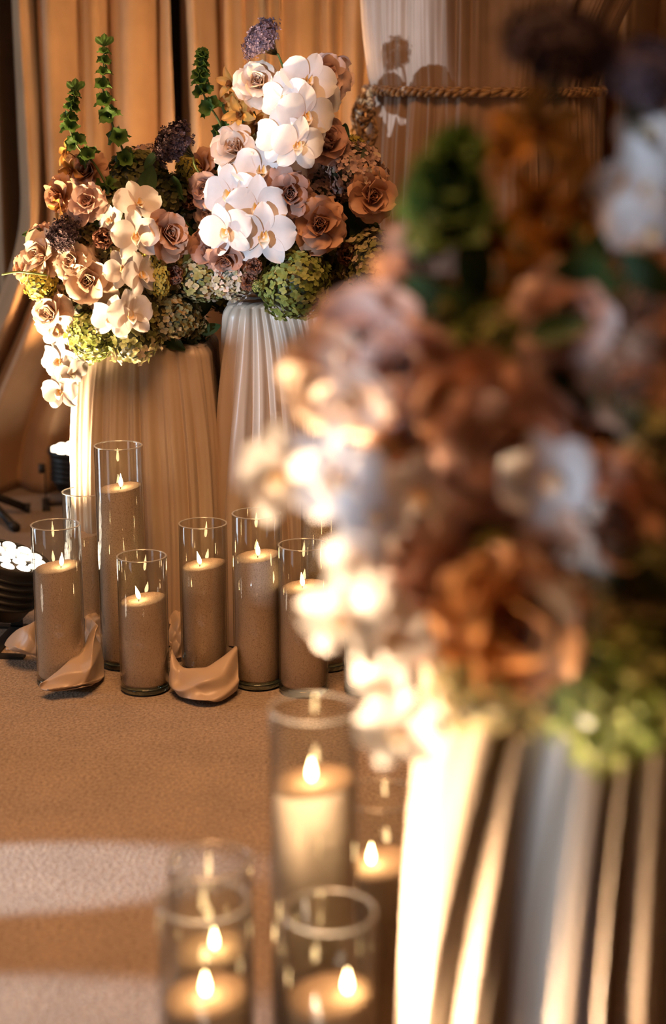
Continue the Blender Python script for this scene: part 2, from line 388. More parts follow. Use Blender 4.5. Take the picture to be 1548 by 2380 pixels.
def rope(zc, tilt, sag, label, tassel):
    t = thing('rope_tie', label, 'rope', (CX, CY, zc), 'twisted cords tied round the column drape')
    n = 420; R0 = 0.0063; RS = 0.0068
    base = []
    for i in range(n + 1):
        a = 2 * pi * i / n; x, y, ex, ey = col_point(a, ZROPE)
        if zc < 1:
            x = CX + (x - CX) * 1.075; y = CY + (y - CY) * 1.16
        nx, ny = ex, -ey; l = sqrt(nx * nx + ny * ny) or 1
        base.append((Vector((x + nx / l * 0.019 - CX, y + ny / l * 0.019 - CY, tilt * ex * CRX - sag * max(0, ey))), Vector((nx / l, ny / l, 0))))
    for k in range(3):
        pts = []
        for i, (p, nn) in enumerate(base):
            ph = 2 * pi * (i / n * 26 + k / 3)
            pts.append(p + nn * (R0 * cos(ph)) + Vector((0, 0, R0 * sin(ph))))
        v, f = tube_geo(pts, RS, 10, False)
        tt = []
        for i in range(len(pts)):
            for q in range(10): tt.append(i * 1.55 + q * 2 * pi / 10)
        obj('strand', mesh('strand', v, f, tt), M['rope'], t)
    if tassel:
        # knot, hanging loops, collar and ring at the left edge of the drape
        L = Vector((-CRX - 0.012, -0.05, 0))
        def cord(pts, r, name='cord_loop'):
            pp = spline(pts, 40); gg = Geo()
            for k in range(2):
                q = []
                for i, p in enumerate(pp):
                    ph = 2 * pi * (i / 40 * 6 + k / 2); q.append(p + Vector((r * 0.6 * cos(ph), r * 0.5 * cos(ph), r * 0.6 * sin(ph))))
                v, f = tube_geo(q, r * 0.75, 8)
                gg.add((v, f), [i * 1.6 + c * 0.8 for i in range(40) for c in range(8)])
            obj(name, gg.mesh(name), M['rope'], t)
        rr = random.Random(4)
        for k in range(5):
            o1 = Vector((rr.uniform(-0.012, 0.012), rr.uniform(-0.02, 0.01), 0)); dz = -0.05 - 0.022 * k
            cord([L + Vector((0.01, -0.015, 0)), L + o1 + Vector((-0.022 - 0.003 * k, -0.01, dz * 0.5)), L + o1 + Vector((-0.02, -0.012, dz)),
                  L + o1 + Vector((0.008, -0.012, dz * 0.75)), L + o1 * 0.4 + Vector((-0.004, -0.014, dz * 0.35))], 0.0062)
        v, f = lathe([(0.0, 0.012), (0.012, 0.010), (0.017, 0.0), (0.012, -0.010), (0.0, -0.012)], 16)
        obj('tassel_head', mesh('tassel_head', v, f, [i * 0.4 for i in range(len(v))]), M['rope'], t, Matrix.Translation(L + Vector((-0.022, -0.012, -0.128))))
        v, f = lathe([(0.012 + 0.004 * cos(q), 0.004 * sin(q)) for q in [2 * pi * i / 10 for i in range(11)]], 20)
        obj('ring', mesh('ring', v, f), M['gold'], t, Matrix.Translation(L + Vector((-0.035, -0.02, -0.105))) @ Euler((1.1, 0.3, 0)).to_matrix().to_4x4())
        v, f = lathe([(0.0, 0.008), (0.018, 0.008), (0.021, 0.0), (0.018, -0.008), (0.0, -0.008)], 20)
        obj('collar', mesh('collar', v, f, [i * 0.5 for i in range(len(v))]), M['rope'], t, Matrix.Translation(L + Vector((-0.022, -0.012, -0.152))))
        gg = Geo()
        for k in range(46):
            a = k * 2.4; r0 = 0.016 * sqrt((k % 23) / 23)
            p0 = L + Vector((-0.022 + r0 * cos(a), -0.012 + r0 * sin(a), -0.155))
            gg.add(tube_geo([p0, p0 + Vector((0.25 * r0 * cos(a), 0.25 * r0 * sin(a), -0.06)), p0 + Vector((0.4 * r0 * cos(a), 0.4 * r0 * sin(a), -0.12))], 0.0016, 4), k * 0.3)
        f_ = obj('fringe', gg.mesh('fringe'), M['rope'], t); f_['kind'] = 'stuff'
rope(ZROPE, -0.004, 0.008, 'twisted gold-brown rope with knotted tassel tied round the drape at chest height', True)
rope(0.485, 0.0, 0.004, 'twisted gold-brown rope tied low round the column drape', False)

# ------------------------------------------------------------------ draped pedestals
def rrect(a, rc, n):
    """rounded square by arc length, from the back centre over the left side to the front and round"""
    pts = []
    def seg(p, q, nn, m):
        for k in range(m): pts.append((p[0] + (q[0] - p[0]) * k / m, p[1] + (q[1] - p[1]) * k / m, nn[0], nn[1]))
    def arc(c, a0, m=10):
        for k in range(m):
            t = a0 + pi / 2 * k / m; pts.append((c[0] + rc * cos(t), c[1] + rc * sin(t), cos(t), sin(t)))
    b = a - rc
    seg((0, a), (-b, a), (0, 1), 10); arc((-b, b), pi / 2); seg((-a, b), (-a, -b), (-1, 0), 20); arc((-b, -b), pi)
    seg((-b, -a), (b, -a), (0, -1), 20); arc((b, -b), 1.5 * pi); seg((a, -b), (a, b), (1, 0), 20); arc((b, b), 0); seg((b, a), (0, a), (0, 1), 10)
    pts.append((0, a, 0, 1))
    cum = [0.0]
    for p, q in zip(pts, pts[1:]): cum.append(cum[-1] + sqrt((p[0] - q[0]) ** 2 + (p[1] - q[1]) ** 2))
    L = cum[-1]; out = []; k = 0
    for i in range(n):
        d = L * i / n
        while cum[k + 1] < d: k += 1
        t = (d - cum[k]) / (cum[k + 1] - cum[k]); p, q = pts[k], pts[k + 1]
        out.append(tuple(p[c] * (1 - t) + q[c] * t for c in range(4)) + (d - L / 2,))
    return out, L
def pedestal(name, label, cx, cy, h, a, flare, gather, gk, width, amp, seed, gw=0.16, aloc=0.0):
    """satin cloth over a square plinth; gather = place on the front (m from its middle) the folds fan out from"""
    t = thing(name, label, 'pedestal', (cx, cy, 0))
    obj('plinth', mesh('plinth', *box_geo(-a + 0.04, a - 0.04, -a + 0.04, a - 0.04, 0.0, h - 0.03), smooth=False), M['board'], t)
    n, nz = 760, 80
    per, L = rrect(a, 0.045, n)
    F = Folds(L, width, seed, 0.68, 0.65); F2 = Folds(L, width * 0.4, seed + 3)
    v = []
    rows = [('top', q) for q in (0.25, 0.6, 0.85, 0.95)] + [('side', (i / (nz - 1)) ** 1.25) for i in range(nz)]
    for kind, q in rows:
        for (x, y, nx, ny, m) in per:
            if kind == 'top':
                v.append((x * q, y * q, h + 0.006 * F(m + L / 2) * q * q - (0.003 if q > 0.9 else 0))); continue
            fan = 1 + gk * math.exp(-((m - gather) / gw) ** 2) * (1 - math.exp(-q * 2.6))
            ph = gather + (m - gather) / fan + 0.012 * sin(q * 2.3 + 9 * m + seed) * q + L / 2
            ed = min(1.0, max(0, min(m + L / 2, L / 2 - m)) * 14)
            f = (F(ph) + 0.16 * F2(ph)) * ed
            loc = (1 - aloc) + aloc * math.exp(-((m - gather) / 0.10) ** 2)
            r = flare * q + amp * loc * (0.28 + 0.72 * sstep(0, 0.4, q)) * (f - 0.3)
            if q < 0.03: r -= 0.010 * (1 - q / 0.03) ** 2
            v.append((x + nx * r, y + ny * r, max(0.004, h - 0.004 - (h - 0.008) * q)))
    obj('cloth_skirt', mesh('cloth_skirt', v, grid_faces(len(rows), n, True)), M['satin'], t)
    v, f = lathe([(0, h + 0.002), (a * 0.4, h + 0.003)], 24)
    obj('cloth_top', mesh('cloth_top', v, f), M['satin'], t)
    return t
def net_cloth(parent, rows, nu=40, nv=44, wr=0.004, seed=0, name='cloth_puddle'):
    """rows: control net of (px, py, D) turned into world points; smooth cloth through it"""
    net = [[P(*p) for p in r] for r in rows]
    for r in net:
        for p in r: p.z = max(p.z, 0.004)
    sp_ = [spline(r, nv) for r in net]; v = []
    cols = [spline([sp_[i][j] for i in range(len(net))], nu) for j in range(nv)]
    off = parent.location
    for i in range(nu):
        for j in range(nv):
            p = cols[j][i]
            w = wr * (1.6 - 2.2 * abs(sin(i * 0.17 + j * 0.11 + seed)) + 0.9 * abs(sin(i * 0.13 - j * 0.16 + 2 * seed)))
            p = p + Vector((w * 0.4, -w, w * 0.8)); p.z = max(p.z, 0.003); v.append(p - off)
    o = obj(name, mesh(name, v, grid_faces(nu, nv)), M['satin'], parent)
    md = o.modifiers.new('thickness', 'SOLIDIFY'); md.thickness = 0.002
    return o
PL = pedestal('draped_pedestal', 'low champagne satin draped pedestal lit by the floor spotlight', -0.412, 3.61, 0.668, 0.148, 0.012, 0.03, 0.5, 0.028, 0.020, 41, 0.2)
PR = pedestal('draped_pedestal', 'champagne satin draped pedestal with gathered folds under the white orchid arrangement', -0.086, 3.625, 0.752, 0.150, 0.010, -0.09, 2.2, 0.022, 0.042, 58, 0.12, 0.8)
PFG = pedestal('draped_pedestal', 'champagne satin draped pedestal beside the candles in front, bright edge lit from below', 0.242, 1.44, 0.69, 0.150, 0.022, 0.05, 0.7, 0.024, 0.024, 77, 0.25)
# cloth ends lying between the candles (belong to the low pedestal)
net_cloth(PL, [[(214, 1440, 3.30), (196, 1500, 3.24), (150, 1545, 3.17), (95, 1590, 3.13)],
               [(224, 1452, 3.26), (205, 1520, 3.19), (160, 1560, 3.14), (92, 1598, 3.12)],
               [(221, 1475, 3.24), (212, 1545, 3.15), (190, 1580, 3.12), (110, 1606, 3.11)],
               [(232, 1500, 3.27), (224, 1560, 3.20), (196, 1592, 3.13), (112, 1607, 3.12)],
               [(242, 1540, 3.28), (240, 1575, 3.24), (222, 1588, 3.17), (190, 1598, 3.12)]], seed=1)
net_cloth(PL, [[(88, 1470, 3.33), (60, 1468, 3.34), (35, 1470, 3.36), (14, 1490, 3.37)],
               [(88, 1440, 3.34), (66, 1452, 3.32), (34, 1472, 3.33), (10, 1500, 3.34)],
               [(88, 1490, 3.29), (62, 1490, 3.28), (36, 1498, 3.29), (16, 1508, 3.32)],
               [(88, 1520, 3.27), (62, 1515, 3.27), (40, 1512, 3.28), (14, 1510, 3.31)],
               [(88, 1528, 3.29), (62, 1522, 3.29), (40, 1516, 3.30), (12, 1508, 3.33)]], seed=2, wr=0.003)
net_cloth(PL, [[(396, 1520, 3.22), (430, 1566, 3.20), (470, 1566, 3.19), (512, 1560, 3.20), (550, 1500, 3.23)],
               [(398, 1512, 3.18), (424, 1556, 3.16), (470, 1556, 3.14), (508, 1536, 3.16), (548, 1508, 3.19)],
               [(394, 1560, 3.16), (412, 1590, 3.13), (462, 1582, 3.105), (520, 1575, 3.12), (552, 1545, 3.17)],
               [(395, 1588, 3.15), (412, 1608, 3.11), (462, 1604, 3.09), (516, 1606, 3.10), (552, 1585, 3.15)],
               [(398, 1598, 3.15), (420, 1616, 3.11), (455, 1630, 3.075), (508, 1630, 3.085), (550, 1604, 3.14)]], seed=3)
net_cloth(PL, [[(196, 1436, 3.44), (222, 1430, 3.43), (246, 1446, 3.42)], [(196, 1442, 3.40), (216, 1438, 3.39), (246, 1450, 3.39)],
               [(198, 1480, 3.38), (222, 1476, 3.37), (246, 1484, 3.37)], [(198, 1520, 3.37), (222, 1520, 3.36), (246, 1520, 3.36)]], seed=4)
net_cloth(PL, [[(392, 1440, 3.46), (412, 1415, 3.45), (428, 1440, 3.44)], [(392, 1470, 3.40), (412, 1462, 3.38), (428, 1460, 3.38)],
               [(394, 1500, 3.37), (412, 1496, 3.36), (428, 1496, 3.36)], [(394, 1530, 3.36), (412, 1530, 3.35), (428, 1530, 3.35)]], seed=5)

# ------------------------------------------------------------------ candles in glass cylinders
_cache = {}
def candle(label, x, y, h, zs, tilt_az, flame_dx, flame_dy, group, r=0.0505, flick=0.0, lean=0.0):
    t = thing('candle_vase', label, 'candle', (x, y, 0), group)
    th = 0.0032
    key = ('g', round(h, 3))
    if key not in _cache:
        prof = [(r, 0.006), (r, h - 0.0015), (r - 0.0006, h - 0.0004), (r - th / 2, h), (r - th + 0.0006, h - 0.0004), (r - th, h - 0.0015), (r - th, 0.016)]
        _cache[key] = mesh('glass_cylinder', *lathe(prof, 72))
    obj('glass_cylinder', _cache[key], M['glass'], t)
    if ('r', round(h, 3)) not in _cache:
        _cache[('r', round(h, 3))] = mesh('rim', *lathe([(r - th / 2 + 0.0019 * cos(q), h + 0.0012 * sin(q)) for q in [2 * pi * i / 10 for i in range(11)]], 72))
    obj('rim', _cache[('r', round(h, 3))], M['rim'], t)
    if 'b' not in _cache:
        prof = [(0, 0.002), (r - 0.006, 0.002), (r - 0.002, 0.0035), (r, 0.007), (r, 0.013), (r - th, 0.016), (0, 0.016)]
        _cache['b'] = mesh('glass_base', *lathe(prof, 72))
        m, nt, out = new_mat('thick_glass')
        gl = N(nt, 'ShaderNodeBsdfGlass', Roughness=0.0, IOR=1.5); gl.inputs['Color'].default_value = (0.80, 0.86, 0.83, 1)
        nt.links.new(gl.outputs[0], out.inputs[0]); M['thickglass'] = m
    obj('glass_base', _cache['b'], M['thickglass'], t)
    # granulated wax, poured with a slightly slanting top
    rs = r - th - 0.0006; n = 64; v = []; rows = []
    sl = 0.13
    def top(xx, yy): return zs + sl * (xx * cos(tilt_az) + yy * sin(tilt_az)) + 0.0006 * sin(xx * 310) * sin(yy * 270) - 0.0025 * math.exp(-((xx - flame_dx) ** 2 + (yy - flame_dy) ** 2) / 0.00012)
    prof = [(rs * 0.80, 0.0165), (rs * 0.95, 0.0175), (rs, 0.022)]
    for rr, zz in prof: v += [(rr * cos(2 * pi * k / n), rr * sin(2 * pi * k / n), zz) for k in range(n)]
    for q in (0.25, 0.5, 0.75, 1.0):
        if q < 1: v += [(rs * cos(2 * pi * k / n), rs * sin(2 * pi * k / n), 0.022 + (zs - 0.03) * q) for k in range(n)]
    for q in (1.0, 0.985, 0.9, 0.78, 0.64, 0.5, 0.36, 0.24, 0.12, 0.0):
        for k in range(n):
            xx, yy = rs * q * cos(2 * pi * k / n), rs * q * sin(2 * pi * k / n)
            v.append((xx, yy, top(xx, yy) - (0.0012 if q == 1.0 else 0)))
    obj('wax_fill', mesh('wax_fill', v, grid_faces(len(v) // n, n, True)), M['sand'], t)
    zf = top(flame_dx, flame_dy)
    v, f = tube_geo([(flame_dx, flame_dy, zf - 0.004), (flame_dx + 0.0006, flame_dy, zf + 0.004), (flame_dx + 0.002, flame_dy, zf + 0.009)], 0.0009, 6)
    obj('wick', mesh('wick', v, f), M['wick'], t)
    if 'f' not in _cache:
        pr = [(0.0, 0), (0.0022, 0.0015), (0.0040, 0.005), (0.0046, 0.0085), (0.0041, 0.013), (0.0029, 0.018), (0.0015, 0.023), (0.0005, 0.027), (0.0, 0.029)]
        _cache['f'] = mesh('flame', *lathe(pr, 16))
    obj('flame', _cache['f'], M['flame'], t, Matrix.Translation((flame_dx + 0.0015, flame_dy, zf + 0.005)) @ Euler((0.04, lean, 0)).to_matrix().to_4x4())
    return t
GB = 'sand candles in glass cylinders before the two pedestals'
GF = 'sand candles in glass cylinders by the front pedestal'
def back_candle(label, px, py_b, py_t, py_s, fpx, lean=0.0, az=0.2):
    p = PF(px, py_b); h = hz(py_t, p.y); zs = hz(py_s, p.y)
    pxt = px
    candle(label, p.x, p.y, h, zs, az, (fpx - 0) * 0.001, -0.004, GB, lean=lean)
#            label, bottom px, bottom py, rim py, wax py, wick offset mm
back_candle('medium sand candle in glass cylinder nearest the lit floor spotlight, cloth end at its foot', 144, 1586, 1219, 1317, 8, 0.08, 0.3)
back_candle('sand candle in glass cylinder half hidden behind the tallest cylinder at the low pedestal', 211, 1500, 1142, 1236, 14, -0.45, 0.3)
back_candle('tallest sand candle in glass cylinder against the low pedestal', 291, 1545, 1035, 1133, 2, 0.0, 0.2)
back_candle('short sand candle in glass cylinder standing before the tallest one', 338, 1602, 1292, 1393, -8, -0.25, 0.2)
back_candle('sand candle in glass cylinder with cloth pooled round its foot', 478, 1560, 1216, 1312, -8, -0.22, 0.1)
back_candle('sand candle in glass cylinder beside the pooled cloth, before the gathered folds', 601, 1590, 1193, 1292, 1, -0.05, 0.3)
back_candle('short sand candle in glass cylinder standing before a tall one, right of the gathered folds', 706, 1606, 1266, 1363, -2, -0.12, 0.3)
back_candle('tall sand candle in glass cylinder behind the short one, crossed by a patch of daylight', 756, 1548, 1047, 1152, -2, 0.0, 0.1)
back_candle('sand candle in glass cylinder at the outer end of the back row', 857, 1606, 1275, 1372, 0, 0.0, 0.2)
def front_candle(label, x, y, h, py_s, fdx, fdy=-0.004):
    candle(label, x, y, h, hz(py_s, y), 0.2, fdx, fdy, GF)
front_candle('tallest sand candle in glass cylinder of the front group', -0.022, 1.736, 0.50, 1815, -0.004)
front_candle('sand candle in glass cylinder against the bright edge of the front pedestal', -0.004, 1.590, 0.325, 2312, 0.018)
front_candle('sand candle in glass cylinder at the outer corner of the front group', -0.139, 1.605, 0.33, 2312, -0.001)
front_candle('sand candle in glass cylinder hidden behind the outer corner candle', -0.144, 1.765, 0.30, 2205, 0.002)
front_candle('sand candle in glass cylinder between the tallest one and the front pedestal', 0.058, 1.885, 0.33, 2005, -0.012)

# ------------------------------------------------------------------ floor spotlights
def par_light(label, loc, az, tilt, power, angle, H0=0.115, sc_=1.0, color=(1.0, 0.66, 0.36), hblend=0.6):
    t = thing('floor_spotlight', label, 'spotlight', loc, 'black floor spotlights', rz=az)
    H = H0
    base = Matrix.Translation((0, 0, H)) @ Euler((tilt, 0, 0)).to_matrix().to_4x4()
    r = 0.088 * sc_; dpt = 0.13 * sc_
    prof = [(0, -dpt * 0.55), (r * 0.55, -dpt * 0.55), (r * 0.72, -dpt * 0.5), (r * 0.86, -dpt * 0.3)]
    for k in range(5):
        z = -dpt * 0.28 + k * dpt * 0.12
        prof += [(r * 0.88, z), (r * 0.93, z + 0.002), (r * 0.93, z + dpt * 0.05), (r * 0.88, z + dpt * 0.052)]
    prof += [(r, dpt * 0.36), (r, dpt * 0.45), (r * 0.96, dpt * 0.46), (r * 0.95, dpt * 0.42), (0, dpt * 0.42)]
    hs = obj('housing', mesh('housing', *lathe(prof, 48)), M['black'], t, base)
    v, f = lathe([(0, 0), (r * 0.94, 0.0), (r * 0.94, 0.002), (0, 0.002)], 40)
    obj('lens_plate', mesh('lens_plate', v, f), M['lensplate'], hs, Matrix.Translation((0, 0, dpt * 0.425)))
    lr = r * 0.165
    lm = mesh('led_lens', *lathe([(lr, 0), (lr * 0.95, 0.003), (lr * 0.7, 0.006), (lr * 0.35, 0.0075), (0, 0.008)], 16))
    spots = [(0, 0)] + [(r * 0.37 * cos(pi / 3 * k), r * 0.37 * sin(pi / 3 * k)) for k in range(6)] + [(r * 0.73 * cos(pi / 6 * k + 0.26), r * 0.73 * sin(pi / 6 * k + 0.26)) for k in range(12)]
    for q in spots: obj('led_lens', lm, M['led'], hs, Matrix.Translation((q[0], q[1], dpt * 0.43)))
    g = Geo()
    for s in (-1, 1):
        g.add(box_geo(s * (r + 0.010) - 0.002, s * (r + 0.010) + 0.002, -0.014, 0.014, 0.005, H + 0.01))
        g.add(box_geo(s * (r + 0.010) - 0.012, s * (r + 0.010) + 0.012, -0.075, 0.075, 0.0, 0.006))
    g.add(box_geo(-r - 0.012, r + 0.012, -0.014, 0.014, 0.001, 0.006))
    obj('bracket', g.mesh('bracket', False), M['blackrub'], t)
    for s in (-1, 1):
        v, f = lathe([(0, 0), (0.014, 0), (0.016, 0.004), (0.014, 0.016), (0, 0.016)], 14)
        obj('knob', mesh('knob', v, f), M['blackrub'], t, Matrix.Translation((s * (r + 0.012), 0, H)) @ Euler((0, s * pi / 2, 0)).to_matrix().to_4x4())
    d = bpy.data.lights.new('spot_beam', 'SPOT'); d.energy = power; d.color = color; d.spot_size = angle; d.spot_blend = hblend; d.shadow_soft_size = 0.05
    lo = bpy.data.objects.new('spot_beam', d); C.objects.link(lo); lo.parent = t
    lo.matrix_local = base @ Matrix.Translation((0, 0, dpt * 0.52)) @ Euler((pi, 0, 0)).to_matrix().to_4x4()
    return t
p = PF(10, 1492)
par_light('black floor spotlight with lit lens cluster on the carpet beside the candles', (p.x, p.y, 0), R(-95), R(-18), 200, R(80), color=(1.0, 0.70, 0.42), sc_=1.08, H0=0.142)
p = PF(184, 1172)
par_light('black floor spotlight standing behind the low pedestal at the curtain foot', (p.x, p.y, 0), R(10), R(2), 75, R(80), color=(1.0, 0.56, 0.24))
par_light('black floor spotlight at the foot of the front pedestal', (-0.185, 1.25, 0), R(-75), R(-18), 205, R(140), color=(1.0, 0.72, 0.45))
par_light('black floor spotlight off to the side of the candles, aimed at the low arrangement', (-1.2, 2.95, 0), R(-52), R(-46), 360, R(32), color=(1.0, 0.68, 0.38))
# a further uplight hidden behind the second pedestal
par_light('black floor spotlight hidden behind the second pedestal', (-0.12, 4.35, 0), R(10), R(-6), 150, R(95), color=(1.0, 0.56, 0.24))

# tripod base of a stand
def stand():
    c = PF(-40, 1198)
    t = thing('light_stand', 'black metal stand with splayed legs at the foot of the curtain', 'stand', (c.x, c.y, 0))
    obj('pole', mesh('pole', *tube_geo([(0, 0, 0.06), (0, 0, 1.9)], 0.016, 14)), M['black'], t)
    v, f = lathe([(0.0, 0.085), (0.028, 0.085), (0.030, 0.08), (0.030, 0.045), (0.026, 0.04), (0, 0.04)], 18)
    obj('hub', mesh('hub', v, f), M['black'], t)
    for q in ((38, 1238), (70, 1192), (-130, 1230), (-120, 1150)):
        e = PF(*q) - c
        lg = obj('leg', mesh('leg', *tube_geo([(0, 0, 0.07), (e.x * 0.3, e.y * 0.3, 0.055), (e.x * 0.97, e.y * 0.97, 0.012)], 0.012, 10)), M['black'], t)
        obj('rubber_foot', mesh('rubber_foot', *tube_geo([(e.x * 0.9, e.y * 0.9, 0.017), (e.x, e.y, 0.0145)], 0.0142, 10)), M['blackrub'], lg)
stand()

# ------------------------------------------------------------------ flowers: petals
def petal_vf(L, Wd, p, q, cup, bend, curl, ruf, seed, nu=9, nv=7, base=0.0, tip_notch=0.0):
    v = []; t = []; y = z = 0.0; du = L / (nu - 1); rnd = random.Random(seed)
    k1, k2 = rnd.uniform(0, 6), rnd.uniform(0, 6)
    for i in range(nu):
        u = i / (nu - 1); th = bend * u - curl * max(0, (u - 0.5) / 0.5) ** 1.5
        if i: y += du * cos(th); z += du * sin(th)
        uu = min(max(u, 0.02), 0.985)
        w = Wd * max(base * (1 - u), sin(pi * uu ** p) ** q)
        for j in range(nv):
            s = -1 + 2 * j / (nv - 1)
            lift = cup * w * s * s + ruf * u * u * sin(3.3 * s + k1) + ruf * 0.6 * u * sin(6.1 * s + k2)
            yb = -tip_notch * L * u ** 4 * (1 - abs(s)) * 0.5
            v.append((s * w, (y + yb) - sin(th) * lift, z + cos(th) * lift)); t.append(u)
    return v, grid_faces(nu, nv), t
def petal_mesh(name, *a, **k):
    v, f, t = petal_vf(*a, **k); return mesh(name, v, f, t)
def mrot(az=0, pitch=0, off=(0, 0, 0), roll=0, s=1.0):
    return Matrix.Rotation(az, 4, 'Z') @ Matrix.Translation(off) @ Matrix.Rotation(pitch, 4, 'X') @ Matrix.Rotation(roll, 4, 'Y') @ Matrix.Scale(s, 4)
ORC_LAT = [petal_mesh('petal', 0.50, 0.285, 1.02, 0.52, 0.10 + 0.08 * k, 0.30, 0.85 + 0.25 * k, 0.018, k, base=0.22) for k in range(4)]
ORC_SEP = [petal_mesh('sepal', 0.50, 0.165, 0.95, 0.62, 0.25, 0.18, 0.55 + 0.2 * k, 0.008, 10 + k, base=0.3) for k in range(3)]
CYM_SEP = [petal_mesh('sepal', 0.52, 0.125, 0.9, 0.8, 0.5, 0.35, 0.7 + 0.3 * k, 0.012, 20 + k, base=0.3) for k in range(3)]
ROSE_P = {r: [petal_mesh('petal', *a, seed=30 + 7 * i + k, nu=9, nv=8, base=0.25) for k in range(5)] for i, (r, a) in enumerate({
    'in': (0.36, 0.20, 1.7, 0.48, 0.55, 0.25, 0.5, 0.012), 'mid': (0.44, 0.26, 1.65, 0.44, 0.34, 0.30, 1.2, 0.030), 'out': (0.52, 0.31, 1.5, 0.44, 0.16, 0.22, 1.2, 0.042)}.items())}
CARN_P = [petal_mesh('petal', 0.46, 0.22, 1.7, 0.4, 0.2, 0.2, 0.5, 0.07, 60 + k) for k in range(3)]
def orchid_core(cym=False):
    g = Geo()
    for az, L, w, pit in ((pi, 0.25, 0.095, 0.85), (pi - 0.9, 0.19, 0.09, 1.05), (pi + 0.9, 0.19, 0.09, 1.05)):
        v, f, t = petal_vf(L, w, 1.2, 0.6, 0.9, 0.4, 0.9, 0.0, 3, nu=7, nv=6, base=0.4)
        m = mrot(az, pit, (0, 0.01, 0.02)); g.add(([m @ Vector(p) for p in v], f), t)
    for k in range(3):
        pr = [(0.0, 0.11), (0.028, 0.10), (0.038, 0.07), (0.03, 0.0)]
    v, f = lathe(pr, 10); m = Matrix.Rotation(0.5, 4, 'X'); g.add(([m @ Vector(p) for p in v], f), 0.85 if not cym else 0.5)
    # short flower stalk behind
    g.add(tube_geo([(0, 0, -0.005), (0, -0.03, -0.12), (0, -0.10, -0.26)], 0.016, 6), 0.7)
    return g.mesh('orchid_heart')
ORC_CORE = orchid_core(); CYM_CORE = orchid_core(True)
def rose_core(seed, n=9, tight=1.0):
    r = random.Random(seed); g = Geo()
    for k in range(n):
        q = k / (n - 1); v, f, t = petal_vf(0.26 + 0.08 * q, 0.085 + 0.09 * q, 1.6, 0.5, 0.95, 0.18, 0.35 + 0.3 * q, 0.006, seed + k, nu=8, nv=7, base=0.5)
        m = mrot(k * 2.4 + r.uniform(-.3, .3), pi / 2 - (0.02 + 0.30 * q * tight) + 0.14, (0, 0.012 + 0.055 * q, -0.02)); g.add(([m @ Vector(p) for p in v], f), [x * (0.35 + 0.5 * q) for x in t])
    v, f = lathe([(0.0, -0.08), (0.05, -0.06), (0.07, 0.0), (0.04, 0.05)], 10); g.add((v, f), 0.0)
    return g.mesh('rose_heart')
ROSE_CORE = [rose_core(100 + 10 * k, 9, 0.8 + 0.25 * k) for k in range(3)]
def facing(n, roll):
    """bloom axis +Z -> n, bloom +Y as upright as it can be, then rolled"""
    z = Vector(n).normalized(); up = Vector((0, 0, 1))
    y = up - z * up.dot(z)
    if y.length < 1e-3: y = Vector((0, 1, 0))
    y.normalize(); x = y.cross(z)
    m = Matrix((x, y, z)).transposed().to_4x4()
    return m @ Matrix.Rotation(roll, 4, 'Z')

